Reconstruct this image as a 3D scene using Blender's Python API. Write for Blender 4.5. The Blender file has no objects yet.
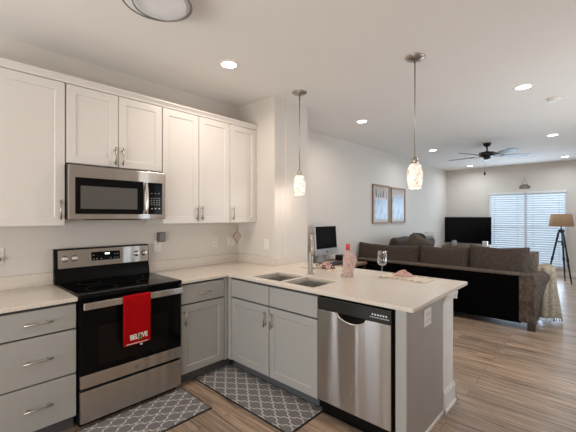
import bpy, bmesh, math, random
from math import sin, cos, pi, radians
from mathutils import Vector, Matrix
random.seed(7)
SC = bpy.context.scene
COL = SC.collection

# ------------------------------------------------------------------ camera
cam_data = bpy.data.cameras.new('camera')
cam_data.sensor_fit = 'HORIZONTAL'; cam_data.sensor_width = 36.0
cam_data.lens = 338.1 / 576 * 36.0
cam_data.clip_start = 0.02
cam = bpy.data.objects.new('camera', cam_data); COL.objects.link(cam)
cam.location = (3.246, -0.718, 1.463)
cam.rotation_euler = (pi / 2, 0, radians(42.744))
SC.camera = cam

# ------------------------------------------------------------------ world, exposure
SC.view_settings.view_transform = 'Standard'
SC.view_settings.look = 'None'
SC.view_settings.gamma = 1.0
SC.view_settings.use_curve_mapping = False
SC.view_settings.exposure = -0.05
SKY_STRENGTH = 2.1
DOWNLIGHT_W = 9.0
PENDANT_W = 2.0
DAYLIGHT_W = 52.0
BACK_FILL_W = 98.0
SIDE_FILL_W = 34.0
DOOR_FILL_W = 20.0
WARM = (1.0, 0.86, 0.74)
world = bpy.data.worlds.new('world'); SC.world = world; world.use_nodes = True
wn = world.node_tree.nodes; wl = world.node_tree.links
bgn = wn['Background']
bgn.inputs['Color'].default_value = (0.58, 0.79, 1.0, 1); bgn.inputs['Strength'].default_value = SKY_STRENGTH


def area_light(name, loc, rot, sx, sy, watts, color, shape='RECTANGLE', spread=180):
    d = bpy.data.lights.new(name, 'AREA'); d.shape = shape; d.size = sx
    if shape in ('RECTANGLE', 'ELLIPSE'): d.size_y = sy
    d.energy = watts; d.color = color; d.spread = radians(spread)
    o = bpy.data.objects.new(name, d); o.location = loc; o.rotation_euler = rot; COL.objects.link(o)
    return o


# daylight entering by the living room window; then fill lamps at added, unseen openings
area_light('daylight_living', (1.83, 9.66, 1.15), (radians(-90), 0, 0), 1.55, 1.8, DAYLIGHT_W, (0.62, 0.80, 1.0))
area_light('added_fill_back', (2.2, -3.10, 1.25), (radians(90 + 42), 0, 0), 2.6, 1.7, BACK_FILL_W, (1.0, 0.95, 0.89))
area_light('added_fill_side', (4.15, 4.2, 1.25), (radians(90 + 42), 0, radians(90)), 3.2, 1.7, SIDE_FILL_W, (1.0, 0.965, 0.93))
area_light('added_fill_door', (0.03, -2.62, 1.15), (radians(90), 0, radians(-90)), 0.78, 1.8, DOOR_FILL_W, (0.80, 0.90, 1.0))

# ------------------------------------------------------------------ materials
def mat(name, col, rough=0.5, metal=0.0, col2=None, nscale=8.0, detail=3.0, bump=0.0, bscale=None, stretch=None,
        emit=None, estr=0.0, spec=None, sheen=0.0, aniso=0.0, trans=0.0, coat=0.0, lo=0.35, hi=0.65):
    m = bpy.data.materials.new(name); m.use_nodes = True
    nt = m.node_tree; N, L = nt.nodes, nt.links
    b = N['Principled BSDF']
    b.inputs['Roughness'].default_value = rough; b.inputs['Metallic'].default_value = metal
    tc = N.new('ShaderNodeTexCoord'); mp = N.new('ShaderNodeMapping'); L.new(tc.outputs['Object'], mp.inputs['Vector'])
    if stretch: mp.inputs['Scale'].default_value = stretch
    nz = N.new('ShaderNodeTexNoise'); nz.inputs['Scale'].default_value = nscale; nz.inputs['Detail'].default_value = detail
    L.new(mp.outputs['Vector'], nz.inputs['Vector'])
    cr = N.new('ShaderNodeValToRGB'); cr.color_ramp.elements[0].position = lo; cr.color_ramp.elements[1].position = hi
    if col2 is None: col2 = tuple(c * 0.94 for c in col)
    cr.color_ramp.elements[0].color = (*col2, 1); cr.color_ramp.elements[1].color = (*col, 1)
    L.new(nz.outputs['Fac'], cr.inputs['Fac']); L.new(cr.outputs['Color'], b.inputs['Base Color'])
    if bump:
        n2 = N.new('ShaderNodeTexNoise'); n2.inputs['Scale'].default_value = bscale or nscale * 4; n2.inputs['Detail'].default_value = 4
        L.new(mp.outputs['Vector'], n2.inputs['Vector'])
        bp = N.new('ShaderNodeBump'); bp.inputs['Strength'].default_value = bump; bp.inputs['Distance'].default_value = 0.004
        L.new(n2.outputs['Fac'], bp.inputs['Height']); L.new(bp.outputs['Normal'], b.inputs['Normal'])
    if emit:
        b.inputs['Emission Color'].default_value = (*emit, 1); b.inputs['Emission Strength'].default_value = estr
    if spec is not None: b.inputs['Specular IOR Level'].default_value = spec
    if sheen: b.inputs['Sheen Weight'].default_value = sheen
    if coat: b.inputs['Coat Weight'].default_value = coat
    if trans: b.inputs['Transmission Weight'].default_value = trans
    if aniso:
        # brushed steel: highlights drawn out vertically
        b.inputs['Anisotropic'].default_value = aniso
        tg = N.new('ShaderNodeCombineXYZ'); tg.inputs[2].default_value = 1.0; L.new(tg.outputs[0], b.inputs['Tangent'])
        # sheet metal is never quite flat: slow sideways waviness
        m3 = N.new('ShaderNodeMapping'); m3.inputs['Scale'].default_value = (6, 6, 0.35); L.new(tc.outputs['Object'], m3.inputs['Vector'])
        n3 = N.new('ShaderNodeTexNoise'); n3.inputs['Scale'].default_value = 1.0; n3.inputs['Detail'].default_value = 1; L.new(m3.outputs['Vector'], n3.inputs['Vector'])
        bp = N.new('ShaderNodeBump'); bp.inputs['Strength'].default_value = 1.0; bp.inputs['Distance'].default_value = 0.016
        L.new(n3.outputs['Fac'], bp.inputs['Height']); L.new(bp.outputs['Normal'], b.inputs['Normal'])
    return m


M = {}
M['wall'] = mat('wall_paint', (0.68, 0.63, 0.575), 0.75, col2=(0.67, 0.62, 0.565), nscale=3, bump=0.05, bscale=220)
M['ceiling'] = mat('ceiling_paint', (0.83, 0.80, 0.765), 0.85, col2=(0.82, 0.79, 0.755), nscale=2, bump=0.05, bscale=160)
M['trim'] = mat('trim_white', (0.80, 0.77, 0.73), 0.4)
M['cab_white'] = mat('cabinet_white', (0.71, 0.665, 0.62), 0.38, col2=(0.70, 0.655, 0.61), nscale=3)
M['cab_grey'] = mat('cabinet_grey', (0.385, 0.375, 0.35), 0.42, col2=(0.375, 0.365, 0.34), nscale=3)
M['end_grey'] = mat('panel_greige', (0.37, 0.335, 0.30), 0.5, col2=(0.355, 0.32, 0.288), nscale=6)
M['toe'] = mat('toe_kick_grey', (0.10, 0.10, 0.105), 0.6)
M['gap'] = mat('shadow_grey', (0.06, 0.06, 0.06), 0.8)  # dark tone painted as shade between fronts; also socket slots and speaker cone
M['quartz'] = mat('quartz_worktop', (0.72, 0.645, 0.56), 0.2, col2=(0.63, 0.56, 0.485), nscale=90, detail=5, lo=0.3, hi=0.6)
M['steel'] = mat('stainless_steel', (0.53, 0.49, 0.45), 0.25, 0.95, col2=(0.48, 0.445, 0.41), nscale=40, stretch=(1, 1, 30), aniso=0.95)
M['steel_v'] = mat('stainless_door', (0.52, 0.49, 0.465), 0.24, 0.95, col2=(0.48, 0.455, 0.43), nscale=30, stretch=(1, 1, 25), aniso=0.97)
M['sink'] = mat('sink_steel', (0.55, 0.53, 0.50), 0.33, 0.95, nscale=60)
M['nickel'] = mat('brushed_nickel', (0.47, 0.43, 0.375), 0.30, 0.95, nscale=50)
M['black_gloss'] = mat('black_glass', (0.003, 0.003, 0.0033), 0.06, 0.0, nscale=4, spec=0.14)
M['black_mat'] = mat('black_enamel', (0.004, 0.004, 0.004), 0.3, nscale=8, spec=0.12)
M['oven_glass'] = mat('oven_window_glass', (0.007, 0.0055, 0.005), 0.10, nscale=5, spec=0.16)
M['micro_glass'] = mat('microwave_window', (0.10, 0.093, 0.085), 0.18, col2=(0.085, 0.08, 0.073), nscale=300)
M['knob'] = mat('knob_metal', (0.72, 0.68, 0.63), 0.25, 0.9)
M['white_plastic'] = mat('white_plastic', (0.80, 0.76, 0.71), 0.35)
M['grey_plastic'] = mat('grey_metal_box', (0.12, 0.115, 0.11), 0.4, 0.3)
M['box_cover'] = mat('dull_grey_cover', (0.22, 0.21, 0.20), 0.5, 0.2)
M['mark_white'] = mat('white_print', (0.75, 0.75, 0.75), 0.5)
M['mark_grey'] = mat('grey_print', (0.33, 0.33, 0.34), 0.5)
M['burner'] = mat('burner_print', (0.06, 0.06, 0.062), 0.3)
M['added_door_brown'] = mat('added_door_brown_wood', (0.10, 0.062, 0.042), 0.4, col2=(0.07, 0.042, 0.028), nscale=5, stretch=(8, 8, 1))
M['ring_metal'] = mat('ring_pewter', (0.24, 0.23, 0.22), 0.4, 0.6)
M['strip'] = mat('control_strip_grey', (0.035, 0.034, 0.033), 0.14, 0.4)
M['led'] = mat('display_digits', (0.7, 0.85, 0.95), 0.5, emit=(0.75, 0.92, 1.0), estr=2.5)
M['towel'] = mat('red_terry', (0.44, 0.003, 0.006), 0.95, col2=(0.33, 0.0015, 0.003), nscale=70, bump=0.6, bscale=400, spec=0.1)
M['towel_white'] = mat('white_thread', (0.85, 0.80, 0.74), 0.9)
M['towel_green'] = mat('green_thread', (0.12, 0.22, 0.05), 0.9)
M['tag'] = mat('white_tag', (0.7, 0.7, 0.7), 0.8)
M['rug_edge'] = mat('rug_binding', (0.02, 0.02, 0.022), 0.9)
M['black_sofa'] = mat('black_upholstery', (0.0025, 0.0023, 0.0023), 0.95, nscale=60, bump=0.3, bscale=300, spec=0.03)
M['brown'] = mat('brown_chenille', (0.085, 0.067, 0.054), 0.95, col2=(0.045, 0.035, 0.028), nscale=60, detail=8, bump=0.6, bscale=180, spec=0.1, sheen=0.06)
M['brown_lit'] = mat('brown_chenille_lit', (0.13, 0.102, 0.082), 0.95, col2=(0.065, 0.05, 0.04), nscale=22, detail=8, bump=0.5, bscale=180, spec=0.1)  # lighter copy of the brown chenille, light painted onto the arm
M['brown2'] = mat('taupe_chenille', (0.155, 0.125, 0.10), 0.95, col2=(0.085, 0.068, 0.054), nscale=60, detail=8, bump=0.6, bscale=180, spec=0.1, sheen=0.06)
M['throw'] = mat('cream_knit', (0.44, 0.37, 0.275), 0.95, col2=(0.27, 0.22, 0.155), nscale=34, detail=6, bump=0.9, bscale=70, sheen=0.05)
M['pouf'] = mat('patterned_cream', (0.50, 0.44, 0.36), 0.95, col2=(0.17, 0.14, 0.115), nscale=34, detail=2, bump=0.3)
M['dark_wood'] = mat('dark_wood', (0.028, 0.022, 0.018), 0.4, nscale=9, stretch=(1, 8, 8))
M['desk_wood'] = mat('desk_wood', (0.22, 0.115, 0.065), 0.45, col2=(0.15, 0.075, 0.04), nscale=6, stretch=(8, 1, 8))
M['console'] = mat('console_wood', (0.26, 0.17, 0.10), 0.5, col2=(0.18, 0.11, 0.065), nscale=6, stretch=(1, 8, 8))
M['frame_wood'] = mat('frame_wood', (0.34, 0.20, 0.115), 0.5, col2=(0.26, 0.15, 0.085), nscale=8, stretch=(8, 8, 1))
M['art_mat'] = mat('print_paper', (0.60, 0.57, 0.54), 0.6)
M['blue_metal'] = mat('lamp_dark_metal', (0.012, 0.016, 0.024), 0.4, 0.3)
M['shade'] = mat('linen_shade', (0.42, 0.27, 0.155), 0.9, col2=(0.37, 0.235, 0.13), nscale=60, stretch=(1, 1, 6))
M['bronze'] = mat('fan_bronze', (0.018, 0.012, 0.010), 0.35, 0.4)
M['blade'] = mat('fan_blade', (0.10, 0.105, 0.11), 0.35, nscale=6, stretch=(1, 8, 8))
M['blind'] = mat('blind_slat', (0.80, 0.82, 0.84), 0.5)
M['vinyl'] = mat('white_vinyl', (0.78, 0.79, 0.80), 0.4)
M['silver'] = mat('aluminium', (0.62, 0.61, 0.60), 0.32, 0.7)
M['screen'] = mat('dark_screen', (0.004, 0.004, 0.005), 0.14, spec=0.12)
M['keys'] = mat('black_plastic', (0.012, 0.012, 0.012), 0.4)
M['sign_dark'] = mat('sign_dark_wood', (0.055, 0.043, 0.03), 0.7)
M['sign_lt'] = mat('sign_tan', (0.30, 0.25, 0.19), 0.7)
M['twine'] = mat('twine', (0.20, 0.16, 0.13), 0.9)
M['pink'] = mat('pink_napkin', (0.60, 0.40, 0.345), 0.9, col2=(0.48, 0.29, 0.25), nscale=30, bump=0.3)
M['napring'] = mat('dark_bead', (0.05, 0.022, 0.016), 0.5)
M['mat_cream'] = mat('placemat_cream', (0.66, 0.585, 0.48), 0.9, col2=(0.60, 0.53, 0.43), nscale=80, bump=0.3)
M['mat_brown'] = mat('placemat_brown', (0.17, 0.115, 0.07), 0.9)
M['red_foil'] = mat('red_foil', (0.62, 0.05, 0.035), 0.35)
M['flower_pink'] = mat('potholder_pink', (0.42, 0.32, 0.29), 0.9, nscale=40)
M['flower_dark'] = mat('potholder_binding', (0.20, 0.12, 0.10), 0.9)
M['lamp_glow'] = mat('downlight_lens', (0.9, 0.9, 0.9), 0.5, emit=(1.0, 0.90, 0.78), estr=9.0)
M['lamp_glow_d'] = mat('downlight_lens_cool', (0.9, 0.9, 0.9), 0.5, emit=(1.0, 0.97, 0.92), estr=9.0)
M['flush_glow'] = mat('flush_diffuser', (0.80, 0.81, 0.82), 0.4)
M['leaf_white'] = mat('white_ceramic', (0.74, 0.70, 0.66), 0.4)
M['dark_cloth'] = mat('black_cloth', (0.012, 0.011, 0.011), 0.95)


def shader_glass():
    m = bpy.data.materials.new('clear_glass'); m.use_nodes = True
    N, L = m.node_tree.nodes, m.node_tree.links; N.remove(N['Principled BSDF'])
    t = N.new('ShaderNodeBsdfTransparent'); g = N.new('ShaderNodeBsdfGlossy'); g.inputs['Roughness'].default_value = 0.03
    f = N.new('ShaderNodeLayerWeight'); f.inputs['Blend'].default_value = 0.42
    mx = N.new('ShaderNodeMixShader'); L.new(f.outputs['Facing'], mx.inputs[0]); L.new(t.outputs[0], mx.inputs[1]); L.new(g.outputs[0], mx.inputs[2])
    L.new(mx.outputs[0], N['Material Output'].inputs[0]); return m


M['glass'] = shader_glass()


def shader_blind():
    m = bpy.data.materials.new('translucent_slat'); m.use_nodes = True
    N, L = m.node_tree.nodes, m.node_tree.links; b = N['Principled BSDF']
    tc = N.new('ShaderNodeTexCoord'); nz = N.new('ShaderNodeTexNoise'); nz.inputs['Scale'].default_value = 3; L.new(tc.outputs['Object'], nz.inputs['Vector'])
    cr = N.new('ShaderNodeValToRGB'); cr.color_ramp.elements[0].color = (0.80, 0.83, 0.86, 1); cr.color_ramp.elements[1].color = (0.84, 0.87, 0.90, 1)
    L.new(nz.outputs['Fac'], cr.inputs['Fac']); L.new(cr.outputs['Color'], b.inputs['Base Color']); b.inputs['Roughness'].default_value = 0.5
    tr = N.new('ShaderNodeBsdfTranslucent'); L.new(cr.outputs['Color'], tr.inputs['Color'])
    mx = N.new('ShaderNodeMixShader'); mx.inputs[0].default_value = 0.35
    L.new(b.outputs[0], mx.inputs[1]); L.new(tr.outputs[0], mx.inputs[2]); L.new(mx.outputs[0], N['Material Output'].inputs[0]); return m


M['slat'] = shader_blind()


def shader_pendant():
    # mosaic glass shade lit from inside: bright glass with darker amber chips low down
    m = bpy.data.materials.new('mosaic_glass_shade'); m.use_nodes = True
    N, L = m.node_tree.nodes, m.node_tree.links; b = N['Principled BSDF']
    tc = N.new('ShaderNodeTexCoord'); v = N.new('ShaderNodeTexVoronoi'); v.inputs['Scale'].default_value = 55
    L.new(tc.outputs['Object'], v.inputs['Vector'])
    cr = N.new('ShaderNodeValToRGB'); e = cr.color_ramp.elements
    e[0].position = 0.0; e[0].color = (0.60, 0.44, 0.31, 1); e[1].position = 0.42; e[1].color = (1.0, 0.92, 0.80, 1)
    sp = N.new('ShaderNodeSeparateColor'); L.new(v.outputs['Color'], sp.inputs[0]); L.new(sp.outputs[0], cr.inputs['Fac'])
    L.new(cr.outputs['Color'], b.inputs['Base Color']); L.new(cr.outputs['Color'], b.inputs['Emission Color'])
    b.inputs['Emission Strength'].default_value = 0.45; b.inputs['Roughness'].default_value = 0.15
    return m


M['mosaic'] = shader_pendant()


def shader_floor():
    m = bpy.data.materials.new('vinyl_wood_planks'); m.use_nodes = True
    N, L = m.node_tree.nodes, m.node_tree.links; b = N['Principled BSDF']
    tc = N.new('ShaderNodeTexCoord')
    br = N.new('ShaderNodeTexBrick'); L.new(tc.outputs['Object'], br.inputs['Vector'])
    br.offset = 0.37; br.offset_frequency = 2; br.squash = 1.0
    br.inputs['Scale'].default_value = 1.0; br.inputs['Brick Width'].default_value = 1.22; br.inputs['Row Height'].default_value = 0.152
    br.inputs['Mortar Size'].default_value = 0.0012; br.inputs['Mortar Smooth'].default_value = 0.2; br.inputs['Bias'].default_value = 0.0
    br.inputs['Color1'].default_value = (0, 0, 0, 1); br.inputs['Color2'].default_value = (1, 1, 1, 1); br.inputs['Mortar'].default_value = (0.5, 0.5, 0.5, 1)
    mp = N.new('ShaderNodeMapping'); mp.inputs['Scale'].default_value = (1.5, 36, 1); L.new(tc.outputs['Object'], mp.inputs['Vector'])
    ad = N.new('ShaderNodeVectorMath'); ad.operation = 'ADD'; L.new(mp.outputs['Vector'], ad.inputs[0])
    sc = N.new('ShaderNodeVectorMath'); sc.operation = 'SCALE'; sc.inputs['Scale'].default_value = 9.0; L.new(br.outputs['Color'], sc.inputs[0]); L.new(sc.outputs[0], ad.inputs[1])
    nz = N.new('ShaderNodeTexNoise'); nz.inputs['Scale'].default_value = 1.6; nz.inputs['Detail'].default_value = 7; nz.inputs['Roughness'].default_value = 0.62; nz.inputs['Distortion'].default_value = 0.6
    L.new(ad.outputs[0], nz.inputs['Vector'])
    cr = N.new('ShaderNodeValToRGB'); e = cr.color_ramp.elements
    e[0].position = 0.33; e[0].color = (0.125, 0.083, 0.057, 1); e[1].position = 0.70; e[1].color = (0.58, 0.44, 0.325, 1)
    k = e.new(0.50); k.color = (0.40, 0.285, 0.20, 1)
    L.new(nz.outputs['Fac'], cr.inputs['Fac'])
    hs = N.new('ShaderNodeMix'); hs.data_type = 'RGBA'; hs.blend_type = 'MULTIPLY'; hs.inputs['Factor'].default_value = 1.0
    r2 = N.new('ShaderNodeValToRGB'); r2.color_ramp.elements[0].color = (0.74, 0.74, 0.75, 1); r2.color_ramp.elements[1].color = (1.12, 1.10, 1.08, 1)
    L.new(br.outputs['Color'], r2.inputs['Fac']); L.new(cr.outputs['Color'], hs.inputs['A']); L.new(r2.outputs['Color'], hs.inputs['B'])
    mm = N.new('ShaderNodeMix'); mm.data_type = 'RGBA'; L.new(br.outputs['Fac'], mm.inputs['Factor']); L.new(hs.outputs['Result'], mm.inputs['A']); mm.inputs['B'].default_value = (0.06, 0.042, 0.03, 1)
    L.new(mm.outputs['Result'], b.inputs['Base Color'])
    b.inputs['Roughness'].default_value = 0.33
    bp = N.new('ShaderNodeBump'); bp.inputs['Strength'].default_value = 0.12; bp.inputs['Distance'].default_value = 0.003
    L.new(nz.outputs['Fac'], bp.inputs['Height']); L.new(bp.outputs['Normal'], b.inputs['Normal'])
    return m


M['floor'] = shader_floor()


def shader_lattice(name, px, py, amp):
    # grey pile with a pale ogee lattice: folded diamond lines with an S-shaped wave
    m = bpy.data.materials.new(name); m.use_nodes = True
    N, L = m.node_tree.nodes, m.node_tree.links; b = N['Principled BSDF']
    tc = N.new('ShaderNodeTexCoord'); s = N.new('ShaderNodeSeparateXYZ'); L.new(tc.outputs['Object'], s.inputs[0])

    def mt(op, a, c=None):
        n = N.new('ShaderNodeMath'); n.operation = op
        for i, v in enumerate((a, c)):
            if v is None: continue
            if isinstance(v, (int, float)): n.inputs[i].default_value = v
            else: L.new(v, n.inputs[i])
        return n.outputs[0]
    a = mt('PINGPONG', mt('DIVIDE', s.outputs[0], px), 0.5); c = mt('PINGPONG', mt('DIVIDE', s.outputs[1], py), 0.5)
    d = mt('SUBTRACT', mt('ADD', a, c), 0.5)
    sv = mt('SINE', mt('MULTIPLY', mt('SUBTRACT', a, c), 4 * pi))
    v = mt('ABSOLUTE', mt('ADD', d, mt('MULTIPLY', sv, amp)))
    ln = mt('LESS_THAN', v, 0.058)
    nz = N.new('ShaderNodeTexNoise'); nz.inputs['Scale'].default_value = 120; L.new(tc.outputs['Object'], nz.inputs['Vector'])
    cr = N.new('ShaderNodeValToRGB'); cr.color_ramp.elements[0].color = (0.15, 0.14, 0.142, 1); cr.color_ramp.elements[1].color = (0.24, 0.226, 0.226, 1)
    L.new(nz.outputs['Fac'], cr.inputs['Fac'])
    mm = N.new('ShaderNodeMix'); mm.data_type = 'RGBA'; L.new(ln, mm.inputs['Factor']); L.new(cr.outputs['Color'], mm.inputs['A']); mm.inputs['B'].default_value = (0.56, 0.53, 0.49, 1)
    L.new(mm.outputs['Result'], b.inputs['Base Color']); b.inputs['Roughness'].default_value = 0.95
    b.inputs['Specular IOR Level'].default_value = 0.1
    return m


M['lattice'] = shader_lattice('lattice_pile', 0.15, 0.115, 0.055)
M['lattice2'] = shader_lattice('lattice_pile_turned', 0.115, 0.15, -0.055)


def shader_check():
    # pink and cream lattice cloth
    m = bpy.data.materials.new('pink_check_cloth'); m.use_nodes = True
    N, L = m.node_tree.nodes, m.node_tree.links; b = N['Principled BSDF']
    tc = N.new('ShaderNodeTexCoord'); mp = N.new('ShaderNodeMapping'); mp.inputs['Rotation'].default_value = (0, radians(45), radians(20)); L.new(tc.outputs['Object'], mp.inputs['Vector'])
    ck = N.new('ShaderNodeTexChecker'); ck.inputs['Scale'].default_value = 95; ck.inputs['Color1'].default_value = (0.40, 0.22, 0.19, 1); ck.inputs['Color2'].default_value = (0.60, 0.50, 0.44, 1)
    L.new(mp.outputs['Vector'], ck.inputs['Vector']); L.new(ck.outputs['Color'], b.inputs['Base Color']); b.inputs['Roughness'].default_value = 0.9
    return m


M['check'] = shader_check()


def shader_print(name, split, top, sea1, sea2, z0, z1):
    # beach print: pale sky/sand band above, streaked blue sea below
    m = bpy.data.materials.new(name); m.use_nodes = True
    N, L = m.node_tree.nodes, m.node_tree.links; b = N['Principled BSDF']
    tc = N.new('ShaderNodeTexCoord'); s = N.new('ShaderNodeSeparateXYZ'); L.new(tc.outputs['Object'], s.inputs[0])
    mp = N.new('ShaderNodeMapping'); mp.inputs['Scale'].default_value = (1, 9, 2.5); L.new(tc.outputs['Object'], mp.inputs['Vector'])
    nz = N.new('ShaderNodeTexNoise'); nz.inputs['Scale'].default_value = 2.2; nz.inputs['Detail'].default_value = 5; L.new(mp.outputs['Vector'], nz.inputs['Vector'])
    cr = N.new('ShaderNodeValToRGB'); e = cr.color_ramp.elements; e[0].position = 0.36; e[0].color = (*sea1, 1); e[1].position = 0.6; e[1].color = (*sea2, 1)
    L.new(nz.outputs['Fac'], cr.inputs['Fac'])
    lt = N.new('ShaderNodeMath'); lt.operation = 'GREATER_THAN'; L.new(s.outputs[2], lt.inputs[0]); lt.inputs[1].default_value = split
    mm = N.new('ShaderNodeMix'); mm.data_type = 'RGBA'; L.new(lt.outputs[0], mm.inputs['Factor']); L.new(cr.outputs['Color'], mm.inputs['A']); mm.inputs['B'].default_value = (*top, 1)
    L.new(mm.outputs['Result'], b.inputs['Base Color']); b.inputs['Roughness'].default_value = 0.25
    return m


# ------------------------------------------------------------------ mesh builders
class MB:
    def __init__(self): self.bm = bmesh.new()

    def box(self, x0, x1, y0, y1, z0, z1, T=None):
        vs = [self.bm.verts.new(Vector((x, y, z))) for z in (z0, z1) for (x, y) in ((x0, y0), (x1, y0), (x1, y1), (x0, y1))]
        if T is not None:
            for v in vs: v.co = T @ v.co
        for f in ((3, 2, 1, 0), (4, 5, 6, 7), (0, 1, 5, 4), (1, 2, 6, 5), (2, 3, 7, 6), (3, 0, 4, 7)):
            self.bm.faces.new([vs[i] for i in f])
        return self

    def prism(self, pts, axis, a0, a1, T=None):
        # polygon pts (2-D) swept along axis 'x' 'y' or 'z'
        def P(p, a):
            v = {'x': Vector((a, p[0], p[1])), 'y': Vector((p[0], a, p[1])), 'z': Vector((p[0], p[1], a))}[axis]
            return T @ v if T is not None else v
        A = [self.bm.verts.new(P(p, a0)) for p in pts]; B = [self.bm.verts.new(P(p, a1)) for p in pts]
        n = len(pts)
        self.bm.faces.new(A); self.bm.faces.new(B[::-1])
        for i in range(n): self.bm.faces.new((A[i], B[i], B[(i + 1) % n], A[(i + 1) % n]))
        return self

    def lathe(self, prof, c=(0, 0, 0), n=24, T=None, cap=True):
        # prof: list of (r, z); axis z through c
        rings = []
        for r, z in prof:
            ring = []
            for i in range(n):
                v = Vector((c[0] + r * cos(2 * pi * i / n), c[1] + r * sin(2 * pi * i / n), c[2] + z))
                ring.append(self.bm.verts.new(T @ v if T is not None else v))
            rings.append(ring)
        for a, b in zip(rings, rings[1:]):
            for i in range(n): self.bm.faces.new((a[i], a[(i + 1) % n], b[(i + 1) % n], b[i]))
        if cap: self.bm.faces.new(rings[0][::-1]); self.bm.faces.new(rings[-1])
        return self

    def tube(self, pts, r, n=10, cap=True):
        pts = [Vector(p) for p in pts]; rings = []
        rr = r if isinstance(r, (list, tuple)) else [r] * len(pts)
        up = None
        for i, p in enumerate(pts):
            d = (pts[min(i + 1, len(pts) - 1)] - pts[max(i - 1, 0)]).normalized()
            if up is None: up = d.orthogonal().normalized()
            up = (up - d * up.dot(d)); up = up.normalized() if up.length > 1e-6 else d.orthogonal().normalized()
            w = d.cross(up)
            rings.append([self.bm.verts.new(p + (up * cos(2 * pi * k / n) + w * sin(2 * pi * k / n)) * rr[i]) for k in range(n)])
        for a, b in zip(rings, rings[1:]):
            for k in range(n): self.bm.faces.new((a[k], a[(k + 1) % n], b[(k + 1) % n], b[k]))
        if cap: self.bm.faces.new(rings[0][::-1]); self.bm.faces.new(rings[-1])
        return self

    def grid(self, fn, nu, nv, closed_u=False):
        V = [[self.bm.verts.new(Vector(fn(i / nu, j / nv))) for j in range(nv + 1)] for i in range(nu + (0 if closed_u else 1))]
        m = len(V)
        for i in range(nu):
            for j in range(nv):
                self.bm.faces.new((V[i][j], V[(i + 1) % m][j], V[(i + 1) % m][j + 1], V[i][j + 1]))
        return self

    def cushion(self, w, h, t, T, n=14, pw=0.32, edge=0.12, sag=0.0):
        # stuffed cushion: w along local x, h along local z, t thick along local y
        def side(s):
            V = []
            for i in range(n + 1):
                row = []
                for j in range(n + 1):
                    u, v = 2 * i / n - 1, 2 * j / n - 1
                    k = max(0.0, (1 - u * u) * (1 - v * v)) ** pw
                    pin = 1 - 0.05 * (1 - abs(u * v)) * (abs(u) ** 6 + abs(v) ** 6) * 0.6
                    x, z = u * w / 2 * pin, v * h / 2 * pin
                    z -= sag * (1 - u * u) * (v + 1) / 2
                    row.append(self.bm.verts.new(T @ Vector((x, s * t / 2 * (edge + (1 - edge) * k), z))))
                V.append(row)
            return V
        A, B = side(-1), side(1)
        for i in range(n):
            for j in range(n):
                self.bm.faces.new((A[i][j], A[i + 1][j], A[i + 1][j + 1], A[i][j + 1]))
                self.bm.faces.new((B[i][j], B[i][j + 1], B[i + 1][j + 1], B[i + 1][j]))
        rim = [(i, 0) for i in range(n)] + [(n, j) for j in range(n)] + [(i, n) for i in range(n, 0, -1)] + [(0, j) for j in range(n, 0, -1)]
        for k in range(len(rim)):
            (a, b), (c, d) = rim[k], rim[(k + 1) % len(rim)]
            self.bm.faces.new((A[a][b], B[a][b], B[c][d], A[c][d]))
        return self

    def cells(self, xs, ys, inside, z0, z1):
        # slab made of filled grid cells, with outer and hole walls
        vt, vb = {}, {}

        def g(dct, i, j, z):
            if (i, j) not in dct: dct[(i, j)] = self.bm.verts.new((xs[i], ys[j], z))
            return dct[(i, j)]
        nx, ny = len(xs) - 1, len(ys) - 1
        F = {(i, j) for i in range(nx) for j in range(ny) if inside((xs[i] + xs[i + 1]) / 2, (ys[j] + ys[j + 1]) / 2)}
        for (i, j) in F:
            self.bm.faces.new([g(vt, *q, z1) for q in ((i, j), (i + 1, j), (i + 1, j + 1), (i, j + 1))])
            self.bm.faces.new([g(vb, *q, z0) for q in ((i, j + 1), (i + 1, j + 1), (i + 1, j), (i, j))])
            for (di, dj, p, q) in ((0, -1, (i, j), (i + 1, j)), (1, 0, (i + 1, j), (i + 1, j + 1)), (0, 1, (i + 1, j + 1), (i, j + 1)), (-1, 0, (i, j + 1), (i, j))):
                if (i + di, j + dj) not in F:
                    self.bm.faces.new((g(vb, *p, z0), g(vb, *q, z0), g(vt, *q, z1), g(vt, *p, z1)))
        return self

    def build(self, name, m, parent=None, bevel=0.0, smooth=False, seg=2, sub=0, solid=0.0):
        off = Vector((0, 0, 0)); p = parent
        while p is not None: off += p.location; p = p.parent
        bmesh.ops.recalc_face_normals(self.bm, faces=self.bm.faces[:])
        for v in self.bm.verts: v.co -= off
        me = bpy.data.meshes.new(name); self.bm.to_mesh(me); self.bm.free()
        me.materials.append(m)
        o = bpy.data.objects.new(name, me); COL.objects.link(o); o.parent = parent
        if smooth:
            for f in me.polygons: f.use_smooth = True
        if solid:
            md = o.modifiers.new('thickness', 'SOLIDIFY'); md.thickness = solid; md.offset = 0
        if sub:
            md = o.modifiers.new('smooth', 'SUBSURF'); md.levels = sub; md.render_levels = sub
        if bevel:
            md = o.modifiers.new('edges', 'BEVEL'); md.width = bevel; md.segments = seg; md.limit_method = 'ANGLE'; md.angle_limit = radians(40)
        return o


def tag(o, label=None, cat=None, group=None, kind=None):
    if label: o['label'] = label
    if cat: o['category'] = cat
    if group: o['group'] = group
    if kind: o['kind'] = kind
    return o


def thing(name, label, cat, loc=(0, 0, 0), group=None):
    o = bpy.data.objects.new(name, None); COL.objects.link(o); o.location = loc; o.empty_display_size = 0.1
    return tag(o, label, cat, group)


def struct(mb, name, m, bevel=0.0, parent=None):
    o = mb.build(name, m, parent, bevel)
    if parent is None: o['kind'] = 'structure'
    return o


def copy_tree(o, parent=None):
    c = o.copy(); COL.objects.link(c); c.parent = parent
    for ch in [x for x in bpy.data.objects if x.parent is o and x is not c]: copy_tree(ch, c)
    return c


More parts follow.
